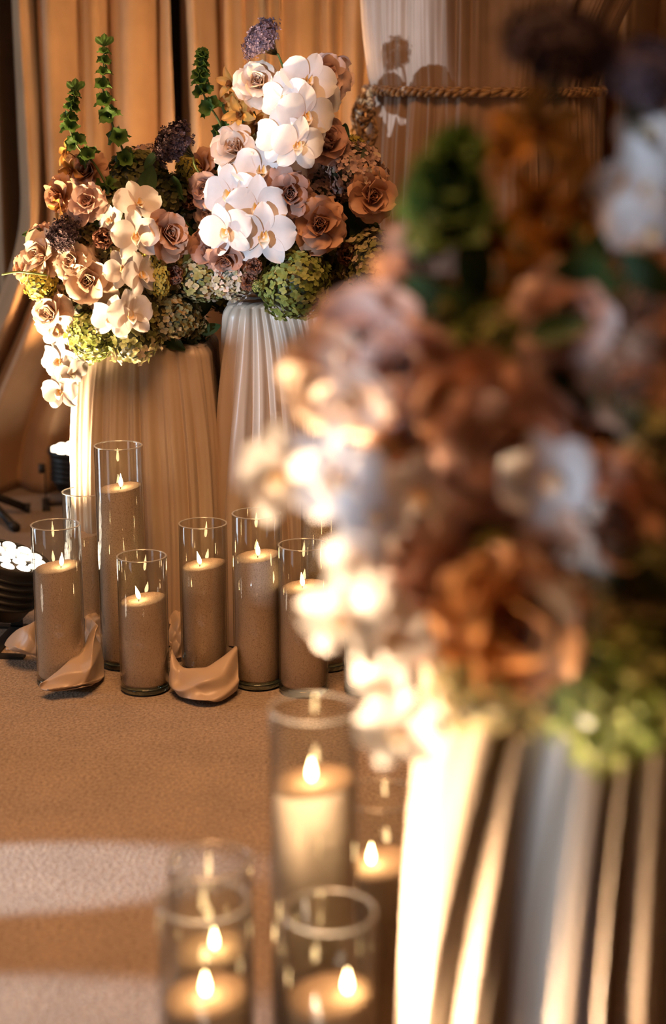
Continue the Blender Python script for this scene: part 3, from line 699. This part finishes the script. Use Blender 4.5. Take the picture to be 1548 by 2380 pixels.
class Arrangement:
    def __init__(s, label, loc, seed):
        s.back = None
        s.root = thing('flower_arrangement', label, 'flowers', loc); s.o = Vector(loc); s.r = random.Random(seed)
        s.cen = Vector(loc) + Vector((0, 0, 0.25))
    def mw(s, p, n, size, roll=0):
        return Matrix.Translation(Vector(p) - s.o) @ facing(n, roll) @ Matrix.Scale(size, 4)
    def orchid(s, px, py, D, size=0.112, n=(0, -1, 0.1), roll=0.0, kind='white', label=None):
        r = s.r
        if kind == 'white':
            b = obj('orchid_bloom', ORC_CORE, M['white_orchid_lip'], s.root, s.mw(P(px, py, D), n, size, roll), label=label or 'white orchid bloom')
            for a in (0, 2.45, -2.45):
                obj('sepal', r.choice(ORC_SEP), M['white_orchid'], b, mrot(a + r.uniform(-.08, .08), 0.16, (0, 0.02, -0.012)))
            for a in (1.36, -1.36):
                obj('petal', r.choice(ORC_LAT), M['white_orchid'], b, mrot(a + r.uniform(-.12, .12), 0.14 + r.uniform(-.12, .12), (0, 0.015, 0.006)))
        else:
            b = obj('orchid_bloom', CYM_CORE, M['amber_orchid_lip'], s.root, s.mw(P(px, py, D), n, size, roll), label='amber brown orchid bloom')
            for a in (0, 1.25, -1.25, 2.4, -2.4):
                obj('petal', r.choice(CYM_SEP), M['amber_orchid'], b, mrot(a + r.uniform(-.15, .15), 0.35 + r.uniform(-.2, .25), (0, 0.02, 0)))
        return b
    def rose(s, px, py, D, size, mat, n=(0, -1, 0.2), opened=1.0, roll=None):
        r = s.r; roll = r.uniform(0, 6) if roll is None else roll
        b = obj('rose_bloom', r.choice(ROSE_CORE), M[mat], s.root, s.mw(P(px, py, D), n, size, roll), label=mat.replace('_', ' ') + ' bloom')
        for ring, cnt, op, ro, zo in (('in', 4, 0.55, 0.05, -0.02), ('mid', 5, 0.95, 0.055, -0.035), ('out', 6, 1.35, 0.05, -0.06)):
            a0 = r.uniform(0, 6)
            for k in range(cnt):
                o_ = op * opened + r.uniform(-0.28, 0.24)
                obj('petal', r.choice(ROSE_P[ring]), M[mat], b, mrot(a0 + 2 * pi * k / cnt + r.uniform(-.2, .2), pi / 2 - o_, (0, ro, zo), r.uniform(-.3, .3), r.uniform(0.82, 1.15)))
        return b
    def carnation(s, px, py, D, size, n=(0, -1, 0.2), mat='brown_carnation'):
        r = s.r
        b = obj('carnation_bloom', ROSE_CORE[0], M[mat], s.root, s.mw(P(px, py, D), n, size, 0), label='small ruffled brown carnation')
        for cnt, op in ((5, 0.4), (6, 0.8), (6, 1.2)):
            for k in range(cnt):
                obj('petal', r.choice(CARN_P), M[mat], b, mrot(2 * pi * k / cnt + r.uniform(-.3, .3), pi / 2 - op, (0, 0.03, -0.03)))
    def hydrangea(s, px, py, D, rad, mat, squash=0.9, label=None):
        r = s.r; p = P(px, py, D)
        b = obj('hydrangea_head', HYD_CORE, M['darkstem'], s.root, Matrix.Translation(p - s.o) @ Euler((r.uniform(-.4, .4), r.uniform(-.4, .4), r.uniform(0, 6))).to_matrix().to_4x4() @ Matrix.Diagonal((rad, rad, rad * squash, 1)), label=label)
        obj('florets', r.choice(HYD_FLO[0 if rad > 0.052 else 1]), M[mat], b, kind='stuff')
    def umbel(s, px, py, D, rad, mat, n, stem):
        r = s.r; p = P(px, py, D)
        b = obj('umbel_bloom', UMB_STEM, M['darkstem'], s.root, s.mw(p, n, rad, r.uniform(0, 6)), label='dark purple umbel bloom' if mat == 'umbel_dark' else 'lilac umbel bloom')
        obj('florets', UMB_FLO, M[mat], b, kind='stuff')
        q = [p - s.o - Vector(n).normalized() * rad * 0.95] + [P(*x) - s.o for x in stem]
        v, f = tube_geo(spline(q, 16), 0.0022, 8); obj('stem', mesh('stem', v, f), M['stem'], s.root)
    def bells(s, path, whorls, size=0.021, top=True, reach=0.80):
        r = s.r; pts = spline([P(*q) - s.o for q in path], 60)
        rad = [0.0030 - 0.0018 * i / 59 for i in range(60)]
        st = obj('bell_flower_stem', mesh('bell_flower_stem', *tube_geo(pts, rad, 8)), M['stem'], s.root, label='tall green stem ringed with bell shaped calyces')
        for q in whorls:
            i = min(58, int(q * 59)); p = pts[i]; tg = (pts[i + 1] - pts[max(i - 1, 0)]).normalized()
            sz = size * (1.12 - 0.62 * q ** 3) * reach; cnt = 4
            a0 = r.uniform(0, 6)
            ax = tg.cross(Vector((0.3, 1, 0.1))).normalized(); ay = tg.cross(ax)
            for k in range(cnt):
                a = a0 + 2 * pi * k / cnt; d = ax * cos(a) + ay * sin(a)
                n = (d * 1.0 + tg * (0.25 + 0.75 * q) + Vector((0, 0, r.uniform(-.3, .2)))).normalized()
                obj('calyx', r.choice(CALYX), M['calyx'], st, Matrix.Translation(p + d * 0.002) @ facing(n, r.uniform(0, 6)) @ Matrix.Scale(sz * r.uniform(0.85, 1.15), 4))
        if top:
            p = pts[-1]
            for k in range(3):
                n = Vector(((k - 1) * 0.8, -0.5, 0.9)).normalized()
                obj('tip_leaf', LEAF_R, M['calyx'], st, Matrix.Translation(p) @ Matrix.Rotation((k - 1) * 0.75, 4, 'Y') @ Matrix.Rotation(pi / 2 - 0.1, 4, 'X') @ Matrix.Scale(0.027, 4))
    def leaf(s, px, py, D, size, n, roll):
        obj('leaf', LEAF, M['leaf'], s.root, s.mw(P(px, py, D), n, size, roll))
    def leaves(s, regions, cnt, D0, D1, size=(0.05, 0.09)):
        r = s.r
        for k in range(cnt):
            cx, cy, rx, ry = r.choice(regions); a = r.uniform(0, 2 * pi); q = sqrt(r.random())
            s.leaf(cx + rx * q * cos(a), cy + ry * q * sin(a), r.uniform(D0, D1), r.uniform(*size), (r.uniform(-1, 1), -1, r.uniform(-0.3, 0.9)), r.uniform(0, 6.3))
    def stems(s, pairs, rad=0.0025, mat='darkstem'):
        for path in pairs:
            v, f = tube_geo(spline([P(*q) - s.o for q in path], 14), rad, 8); obj('stem', mesh('stem', v, f), M[mat], s.root)
    def bowl(s, rx, h, off=(0, 0, 0)):
        v, f = lathe([(0, 0.002), (rx * 0.7, 0.002), (rx * 0.95, h * 0.5), (rx, h), (rx * 0.93, h), (rx * 0.7, h * 1.5), (0, h * 2.2)], 32)
        obj('bowl', mesh('bowl', v, f), M['bowl'], s.root, Matrix.Translation(off))

def hydrangea_florets(n, seed, fs):
    r = random.Random(seed); g = Geo()
    for k in range(n):
        z = 1 - 2 * (k + 0.5) / n; a = k * 2.39996; rr = sqrt(1 - z * z)
        nn = (Vector((rr * cos(a), rr * sin(a), z)) + Vector((r.uniform(-1, 1), r.uniform(-1, 1), r.uniform(-1, 1))) * 0.55).normalized()
        lump = 1 + 0.07 * sin(3.1 * rr * cos(a) * 2 + seed) + 0.07 * sin(2.7 * z * 2 + seed * 2) + 0.05 * sin(4 * rr * sin(a) + seed)
        m = Matrix.Translation(Vector((rr * cos(a), rr * sin(a), z)) * r.uniform(0.84, 1.06) * lump) @ facing(nn, r.uniform(0, 6)) @ Matrix.Scale(fs * r.uniform(0.8, 1.2), 4)
        tv = r.random()
        for q in range(4):
            mm = m @ Matrix.Rotation(q * pi / 2 + r.uniform(-.15, .15), 4, 'Z') @ Matrix.Rotation(r.uniform(0.0, 0.75), 4, 'X')
            v = [mm @ Vector(p) for p in ((0, 0, 0), (0.40, 0.30, 0.06), (0.46, 0.66, 0.0), (0.20, 0.98, -0.08), (-0.20, 0.98, -0.08), (-0.46, 0.66, 0.0), (-0.40, 0.30, 0.06), (0, 0.6, -0.05))]
            tq = min(1, max(0, tv + r.uniform(-.12, .12)))
            g.add((v, [(0, 1, 7), (1, 2, 7), (2, 3, 7), (3, 4, 7), (4, 5, 7), (5, 6, 7), (6, 0, 7)]), [tq * 0.7] + [tq] * 6 + [tq * 0.9])
    return g.mesh('florets')
HYD_FLO = [[hydrangea_florets(330, 201, 0.135), hydrangea_florets(300, 202, 0.145)], [hydrangea_florets(150, 203, 0.19), hydrangea_florets(140, 204, 0.20)]]
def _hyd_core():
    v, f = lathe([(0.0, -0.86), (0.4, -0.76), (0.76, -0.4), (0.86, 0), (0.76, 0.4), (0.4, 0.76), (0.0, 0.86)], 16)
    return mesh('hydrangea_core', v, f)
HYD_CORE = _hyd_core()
def _umbel():
    r = random.Random(7); gs, gf = Geo(), Geo()
    for k in range(34):
        q = (k + 0.5) / 34; th = 1.15 * sqrt(q); a = k * 2.4
        e = Vector((sin(th) * cos(a), sin(th) * sin(a), cos(th) * 0.9 - 0.4)) * r.uniform(0.7, 1.0)
        gs.add(tube_geo([(0, 0, -1.0), tuple(e * 0.5 + Vector((0, 0, -0.35))), tuple(e)], 0.010, 4))
        for j in range(26):
            d = Vector((r.gauss(0, 1), r.gauss(0, 1), r.gauss(0, 0.7))) * 0.105
            n = (e + d * 2).normalized(); m = Matrix.Translation(e + d) @ facing(n, r.uniform(0, 6)) @ Matrix.Scale(r.uniform(0.075, 0.12), 4)
            tv = r.random()
            for w in range(4):
                mm = m @ Matrix.Rotation(w * pi / 2, 4, 'Z') @ Matrix.Rotation(r.uniform(0, 0.7), 4, 'X')
                gf.add(([mm @ Vector(p) for p in ((0, 0, 0), (0.4, 0.6, 0), (0, 1, 0.1), (-0.4, 0.6, 0))], [(0, 1, 2, 3)]), tv)
    return gs.mesh('umbel_stems'), gf.mesh('florets')
UMB_STEM, UMB_FLO = _umbel()
def _calyx(seed):
    r = random.Random(seed); v = []; t = []; n = 15; prof = [(0.08, 0.0), (0.22, 0.12), (0.36, 0.38), (0.52, 0.68), (0.78, 0.90), (1.0, 0.98)]
    ph = r.uniform(0, 6)
    for i, (rr, z) in enumerate(prof):
        w = i / (len(prof) - 1)
        for k in range(n):
            a = 2 * pi * k / n; s = 1 + 0.18 * w * w * sin(5 * a + ph); v.append((rr * s * cos(a), rr * s * sin(a), z * 1.0 + 0.16 * w ** 2 * sin(5 * a + ph + 1.2))); t.append(w)
    return mesh('calyx', v, grid_faces(len(prof), n, True), t)
CALYX = [_calyx(k) for k in range(3)]
LEAF = petal_mesh('leaf', 1.0, 0.24, 0.85, 0.8, 0.25, 0.3, 0.7, 0.02, 5, nu=10, nv=7)
LEAF_R = petal_mesh('tip_leaf', 1.0, 0.27, 1.7, 0.55, 0.3, 0.2, 0.6, 0.08, 8, nu=9, nv=9, base=0.1)

# ------------------------------------------------------------------ arrangement on the low pedestal
A = Arrangement('autumn flower arrangement with trailing white orchids on the low pedestal, glowing from the floor spotlight', (-0.405, 3.60, 0.672), 1)
A.bowl(0.10, 0.055)
for a in ((318, 420, 3.62, 0.070, 'hyd_dark'), (385, 455, 3.60, 0.058, 'hyd_dark'), (255, 520, 3.58, 0.075, 'hyd_olive'), (365, 645, 3.52, 0.062, 'hyd_olive'),
          (215, 778, 3.44, 0.055, 'hyd_green'), (312, 792, 3.43, 0.052, 'hyd_mix'), (405, 735, 3.48, 0.060, 'hyd_olive'), (440, 765, 3.52, 0.040, 'hyd_dark'),
          (180, 560, 3.52, 0.055, 'hyd_olive'), (290, 660, 3.55, 0.075, 'hyd_olive'), (190, 690, 3.52, 0.060, 'hyd_olive'), (340, 545, 3.58, 0.06, 'hyd_dark'),
          (300, 480, 3.60, 0.06, 'hyd_dark'), (95, 660, 3.47, 0.035, 'hyd_yellow'), (340, 375, 3.66, 0.04, 'hyd_pink'), (270, 600, 3.50, 0.05, 'hyd_olive')): A.hydrangea(*a)
A.leaves([(300, 480, 130, 120), (200, 560, 110, 90), (380, 640, 80, 120), (420, 760, 60, 40)], 46, 3.48, 3.62)
A.orchid(318, 478, 3.440, 0.11, (0.35, -0.75, 0.55), 0.1)
A.orchid(316, 548, 3.400, 0.105, (0.1, -1, 0.0), 0.05)
A.orchid(322, 640, 3.390, 0.10, (0.8, -0.7, 0.1), 0.2)
A.orchid(300, 730, 3.370, 0.105, (0.45, -1, -0.05), 0.15)
A.orchid(264, 738, 3.380, 0.10, (-0.3, -1, -0.15), -0.2)
A.orchid(262, 515, 3.450, 0.075, (-0.6, -0.8, 0.3), 0.4)
A.orchid(285, 625, 3.420, 0.085, (0.2, -1, 0.1), 0.4)
A.orchid(140, 768, 3.460, 0.095, (-0.5, -0.9, -0.2), 0.3)
A.orchid(142, 838, 3.470, 0.095, (-0.4, -0.9, -0.1), -0.2)
A.orchid(165, 862, 3.460, 0.075, (0.4, -1, -0.2), 0.3)
A.orchid(143, 908, 3.460, 0.090, (-0.3, -1, -0.15), 0.1)
A.stems([[(200, 690, 3.46), (165, 730, 3.47), (150, 800, 3.48), (152, 870, 3.48), (150, 915, 3.48)], [(260, 470, 3.5), (300, 540, 3.46), (310, 640, 3.44), (290, 720, 3.41)],
         [(110, 640, 3.44), (45, 632, 3.42), (4, 638, 3.41)]], 0.0022, 'stem')
A.rose(207, 652, 3.460, 0.112, 'cream_rose', (-0.05, -1, 0.05)); A.rose(100, 598, 3.480, 0.105, 'cream_rose', (-0.5, -0.8, 0.3)); A.rose(122, 728, 3.470, 0.095, 'cream_rose', (-0.5, -1, 0.1))
A.rose(205, 472, 3.460, 0.082, 'blush_rose', (-0.1, -1, 0.4)); A.rose(388, 545, 3.430, 0.098, 'tan_rose', (0.5, -1, 0.25), 0.75); A.rose(238, 590, 3.500, 0.085, 'cream_rose', (0.2, -1, 0.5), 0.6)
A.rose(140, 690, 3.500, 0.09, 'cream_rose', (-0.6, -1, -0.1)); A.rose(55, 625, 3.50, 0.065, 'tan_rose', (-0.9, -0.5, 0.1)); A.rose(170, 610, 3.460, 0.085, 'cream_rose', (-0.3, -1, 0.2))
A.rose(95, 555, 3.54, 0.07, 'tan_rose', (-0.7, -0.6, 0.5)); A.rose(205, 400, 3.580, 0.08, 'tan_rose', (-0.3, -0.8, 0.3)); A.rose(140, 455, 3.520, 0.085, 'tan_rose', (-0.7, -0.7, 0.1), 1.15)
A.orchid(160, 355, 3.580, 0.065, (-0.7, -0.6, 0.2), 0.2, 'amber'); A.orchid(170, 395, 3.550, 0.07, (-0.6, -0.8, -0.1), 0.5, 'amber'); A.orchid(140, 480, 3.500, 0.06, (-0.8, -0.6, -0.2), 0.3, 'amber')
A.carnation(240, 555, 3.45, 0.05); A.carnation(405, 640, 3.44, 0.045)
A.hydrangea(352, 610, 3.43, 0.022, 'hyd_yellow', 1.3); A.hydrangea(372, 650, 3.42, 0.020, 'hyd_yellow', 1.6)
A.umbel(150, 545, 3.45, 0.042, 'umbel_dark', (-0.5, -0.8, 0.4), [(190, 560, 3.5)])
A.bells([(290, 460, 3.60), (292, 375, 3.58), (262, 290, 3.56), (240, 215, 3.55), (243, 108, 3.55)], (0.10, 0.27, 0.42, 0.57, 0.68, 0.78, 0.86, 0.91, 0.95), 0.0205)
A.bells([(268, 470, 3.57), (222, 385, 3.54), (180, 340, 3.53), (160, 285, 3.52), (176, 212, 3.52)], (0.12, 0.34, 0.54, 0.70, 0.78, 0.85, 0.91, 0.955), 0.0195)

# ------------------------------------------------------------------ arrangement with the white orchids
B = Arrangement('tall flower arrangement of white orchids and mauve roses on the gathered satin pedestal', (-0.086, 3.625, 0.756), 2)
B.bowl(0.115, 0.06)
for a in ((826, 395, 3.57, 0.066, 'hyd_pink'), (745, 455, 3.60, 0.055, 'hyd_pink'), (688, 662, 3.455, 0.074, 'hyd_green'), (866, 606, 3.53, 0.066, 'hyd_mix'), (470, 652, 3.47, 0.050, 'hyd_mix'),
          (540, 642, 3.46, 0.054, 'hyd_pale'), (700, 595, 3.56, 0.085, 'hyd_dark'), (620, 600, 3.66, 0.07, 'hyd_dark'), (520, 480, 3.70, 0.07, 'hyd_dark'), (800, 520, 3.72, 0.07, 'hyd_dark'),
          (600, 330, 3.72, 0.05, 'hyd_olive'), (700, 400, 3.72, 0.08, 'hyd_dark'), (470, 520, 3.66, 0.05, 'hyd_pale'), (450, 620, 3.60, 0.045, 'hyd_olive'), (770, 600, 3.72, 0.06, 'hyd_dark'),
          (520, 690, 3.66, 0.04, 'hyd_dark'), (450, 430, 3.66, 0.035, 'hyd_olive')): B.hydrangea(*a)
B.leaves([(780, 470, 110, 120), (480, 480, 60, 120), (650, 540, 150, 90), (620, 330, 90, 70), (820, 640, 80, 40)], 54, 3.58, 3.74)
# upper spray and lower spray of white orchids
for a in ((714, 190, 3.50, 0.112, (0.2, -1, 0.2), -0.35), (668, 232, 3.49, 0.108, (-0.25, -1, 0.05), 0.25), (708, 268, 3.46, 0.116, (0.25, -1, -0.1), -0.1), (655, 318, 3.46, 0.106, (-0.25, -1, -0.05), 0.1),
          (690, 335, 3.44, 0.104, (0.15, -1, -0.15), -0.1), (738, 225, 3.52, 0.10, (0.6, -0.9, 0.2), -0.4),
          (606, 402, 3.48, 0.118, (0.15, -1, 0.35), -0.1), (538, 452, 3.47, 0.116, (-0.3, -1, 0.1), 0.2), (598, 482, 3.44, 0.120, (0.0, -1, 0.0), 0.0), (528, 536, 3.41, 0.106, (-0.25, -1, -0.15), 0.25),
          (612, 545, 3.42, 0.124, (0.1, -1, -0.15), -0.05), (560, 405, 3.50, 0.10, (-0.3, -0.9, 0.4), 0.3), (660, 398, 3.52, 0.10, (0.4, -1, 0.3), -0.4)): B.orchid(a[0], a[1], a[2], a[3] * 1.1, *a[4:])
B.stems([[(720, 400, 3.62), (742, 300, 3.54), (735, 220, 3.54), (690, 190, 3.53)], [(660, 430, 3.6), (600, 410, 3.52), (560, 450, 3.50), (560, 530, 3.48)],
         [(620, 235, 3.58), (632, 290, 3.60), (640, 340, 3.64)], [(590, 260, 3.6), (612, 320, 3.64)]], 0.0025, 'stem')
B.rose(602, 195, 3.54, 0.098, 'cream_rose', (-0.15, -1, 0.3), 0.85); B.rose(756, 178, 3.58, 0.10, 'blush_rose', (0.4, -1, 0.25), 0.9); B.rose(548, 348, 3.52, 0.098, 'cream_rose', (-0.3, -1, 0.4), 0.8)
B.rose(755, 335, 3.54, 0.115, 'mauve_rose', (0.3, -1, 0.45), 0.75); B.rose(672, 450, 3.46, 0.100, 'mauve_rose', (0.1, -1, 0.05), 1.0); B.rose(860, 455, 3.52, 0.112, 'tan_rose', (0.35, -1, 0.1), 1.05)
B.rose(742, 520, 3.48, 0.118, 'tan_rose', (0.05, -1, 0.15), 1.0); B.rose(498, 584, 3.47, 0.105, 'mauve_rose', (-0.4, -1, 0.2), 0.9); B.rose(482, 440, 3.56, 0.08, 'mauve_rose', (-0.6, -1, 0.1), 0.7)
B.rose(470, 392, 3.62, 0.08, 'tan_rose', (-0.6, -0.8, 0.4)); B.rose(525, 600, 3.43, 0.08, 'mauve_rose', (-0.1, -1, -0.3)); B.rose(700, 370, 3.58, 0.09, 'blush_rose', (0.1, -1, 0.2)); B.rose(490, 500, 3.56, 0.07, 'blush_rose', (-0.8, -1, 0.0))
B.orchid(540, 195, 3.60, 0.075, (-0.6, -0.8, 0.2), 0.2, 'amber'); B.orchid(560, 265, 3.58, 0.085, (-0.3, -1, 0.0), 0.5, 'amber'); B.orchid(548, 235, 3.62, 0.07, (-0.7, -0.7, 0.0), 0.9, 'amber'); B.orchid(590, 285, 3.6, 0.06, (0.2, -1, -0.1), 0.4, 'amber')
B.carnation(590, 620, 3.41, 0.040); B.carnation(578, 656, 3.41, 0.042); B.carnation(808, 592, 3.52, 0.055); B.carnation(612, 300, 3.6, 0.045); B.carnation(440, 470, 3.58, 0.04)
B.hydrangea(598, 664, 3.40, 0.012, 'hyd_green', 1.0); B.hydrangea(820, 335, 3.66, 0.022, 'hyd_yellow'); B.hydrangea(440, 400, 3.6, 0.025, 'hyd_yellow', 1.3)
B.umbel(610, 92, 3.52, 0.050, 'umbel_lilac', (-0.55, -0.45, 0.55), [(648, 130, 3.54), (666, 182, 3.56), (670, 240, 3.6)])
B.umbel(405, 335, 3.52, 0.056, 'umbel_dark', (-0.65, -0.5, 0.45), [(455, 390, 3.54), (482, 420, 3.58)])
B.bells([(528, 350, 3.64), (510, 285, 3.62), (478, 230, 3.61), (467, 185, 3.60), (470, 122, 3.60)], (0.16, 0.40, 0.58, 0.72, 0.78, 0.83, 0.875, 0.91, 0.94, 0.965, 0.985), 0.020, top=False)

# ------------------------------------------------------------------ arrangement on the front pedestal
F = Arrangement('large flower arrangement on the front pedestal, trailing orchids blazing from the light below', (0.225, 1.44, 0.694), 3)
F.bowl(0.115, 0.06)
for a in ((1130, 800, 1.42, 0.040, 'hyd_green'), (1440, 1600, 1.30, 0.062, 'hyd_green'), (1400, 1440, 1.34, 0.060, 'hyd_olive'), (1510, 1320, 1.36, 0.065, 'hyd_dark'), (1010, 1250, 1.42, 0.060, 'hyd_olive'),
          (1160, 1580, 1.32, 0.055, 'hyd_olive'), (1250, 950, 1.46, 0.065, 'hyd_dark'), (1400, 1000, 1.46, 0.085, 'hyd_dark'), (1250, 1200, 1.46, 0.095, 'hyd_olive'), (1120, 1150, 1.47, 0.085, 'hyd_olive'),
          (1300, 640, 1.50, 0.055, 'hyd_olive'), (1500, 800, 1.50, 0.07, 'hyd_olive'), (1010, 530, 1.44, 0.022, 'hyd_yellow'), (1150, 1265, 1.33, 0.016, 'hyd_yellow'), (1050, 715, 1.42, 0.012, 'hyd_yellow'),
          (990, 880, 1.46, 0.06, 'hyd_pink'), (1560, 1550, 1.36, 0.07, 'hyd_dark'), (1320, 1560, 1.36, 0.06, 'hyd_olive'), (1180, 1400, 1.42, 0.075, 'hyd_olive'), (1400, 1700, 1.30, 0.035, 'hyd_green'),
          (1500, 1050, 1.4, 0.05, 'hyd_mix'), (1520, 1700, 1.33, 0.045, 'hyd_olive'), (1380, 820, 1.48, 0.06, 'hyd_dark')): F.hydrangea(*a)
F.leaves([(1250, 900, 220, 200), (1400, 1350, 150, 250), (1180, 700, 150, 150), (1120, 1200, 120, 250), (1450, 700, 100, 200)], 60, 1.36, 1.52, (0.05, 0.09))
F.leaf(1108, 730, 1.43, 0.085, (0.5, -1, 0.2), 0.1)
for a in ((1490, 450, 1.44, 0.10, (0.1, -1, 0.1), 0.2), (1500, 540, 1.43, 0.085, (0.1, -1, -0.1), -0.2), (1270, 1110, 1.30, 0.085, (0.1, -1, 0.0), 0.3), (975, 1150, 1.36, 0.075, (-0.2, -1, 0.1), 0.0),
          (668, 1100, 1.36, 0.095, (-0.6, -1, 0.1), 0.3), (790, 1105, 1.34, 0.088, (-0.2, -1, -0.1), 0.2), (865, 1190, 1.33, 0.070, (0.1, -1, -0.1), -0.2), (832, 1290, 1.33, 0.062, (-0.3, -1, -0.2), 0.3),
          (800, 1430, 1.31, 0.080, (-0.4, -1, -0.1), 0.1), (905, 1475, 1.31, 0.078, (0.1, -1, -0.1), -0.2), (895, 1580, 1.30, 0.058, (-0.2, -1, -0.2), 0.2), (935, 1690, 1.28, 0.078, (-0.1, -1, -0.1), 0.1),
          (860, 1375, 1.32, 0.05, (-0.4, -1, -0.2), 0.3), (1500, 310, 1.48, 0.06, (0.2, -1, 0.2), 0.0)): F.orchid(*a)
F.stems([[(960, 1000, 1.42), (860, 1060, 1.36), (730, 1090, 1.37), (640, 1110, 1.37)], [(980, 1080, 1.4), (870, 1200, 1.35), (830, 1330, 1.34), (880, 1500, 1.32), (935, 1690, 1.30)]], 0.0025, 'stem')
for a in ((1315, 735, 1.40, 0.095, 'blush_rose', (0.0, -1, 0.3)), (1470, 720, 1.42, 0.10, 'tan_rose', (0.2, -1, 0.2)), (850, 800, 1.42, 0.100, 'blush_rose', (-0.3, -1, 0.3)), (755, 880, 1.40, 0.080, 'cream_rose', (-0.6, -1, 0.0)),
          (930, 850, 1.40, 0.09, 'blush_rose', (-0.1, -1, 0.1)), (1090, 940, 1.38, 0.10, 'tan_rose', (0.0, -1, 0.2)), (1180, 1040, 1.34, 0.110, 'mauve_rose', (0, -1, 0.1)), (1440, 900, 1.40, 0.10, 'tan_rose', (0.2, -1, 0.1)),
          (1020, 1400, 1.34, 0.105, 'mauve_rose', (-0.1, -1, 0.0)), (1200, 1440, 1.29, 0.125, 'rust_rose', (0.0, -1, 0.0)), (1400, 1200, 1.34, 0.11, 'tan_rose', (0.1, -1, 0.1)), (1300, 1280, 1.32, 0.085, 'cream_rose', (0.1, -1, 0.0)),
          (960, 1010, 1.40, 0.085, 'tan_rose', (-0.2, -1, 0.1)), (1110, 1230, 1.36, 0.085, 'blush_rose', (0, -1, 0)), (930, 1280, 1.36, 0.075, 'blush_rose', (-0.3, -1, -0.1)), (1300, 1560, 1.31, 0.07, 'mauve_rose', (0, -1, -0.2)),
          (1520, 1180, 1.38, 0.1, 'mauve_rose', (0.2, -1, 0)), (980, 620, 1.48, 0.07, 'tan_rose', (-0.3, -1, 0.4)), (1210, 830, 1.42, 0.075, 'blush_rose', (0, -1, 0.2)), (820, 920, 1.38, 0.07, 'cream_rose', (-0.5, -1, -0.2))): F.rose(*a)
for a in ((1245, 300, 1.45, 0.085, (0.0, -1, 0.2), 0.1), (1185, 345, 1.45, 0.060, (-0.5, -1, 0.1), 0.5), (1350, 465, 1.44, 0.085, (0.3, -1, 0.0), 0.3), (1250, 470, 1.45, 0.075, (-0.1, -1, -0.1), 0.7), (1310, 560, 1.44, 0.085, (0.1, -1, 0), 0.2),
          (1220, 640, 1.44, 0.07, (-0.2, -1, 0), 0.9), (1310, 360, 1.47, 0.06, (0.4, -1, 0.2), 0.4), (1150, 560, 1.47, 0.06, (-0.3, -1, 0.1), 0.3)): F.orchid(*a, kind='amber')
F.stems([[(1270, 700, 1.47), (1290, 520, 1.47), (1270, 380, 1.47), (1250, 300, 1.47)], [(1470, 650, 1.47), (1490, 480, 1.46)]], 0.003, 'darkstem')
F.umbel(1300, 110, 1.46, 0.055, 'umbel_dark', (0.0, -0.5, 0.85), [(1310, 250, 1.48), (1310, 420, 1.49)])
F.umbel(1500, 185, 1.45, 0.048, 'umbel_dark', (0.2, -0.5, 0.85), [(1520, 330, 1.48), (1500, 520, 1.49)])
F.bells([(1120, 700, 1.46), (1060, 560, 1.45), (1035, 470, 1.45), (1065, 330, 1.44)], (0.42, 0.55, 0.66, 0.76, 0.84, 0.91, 0.96), 0.024, top=False, reach=1.15)
F.carnation(1250, 1480, 1.27, 0.04); F.carnation(1340, 1000, 1.38, 0.05)
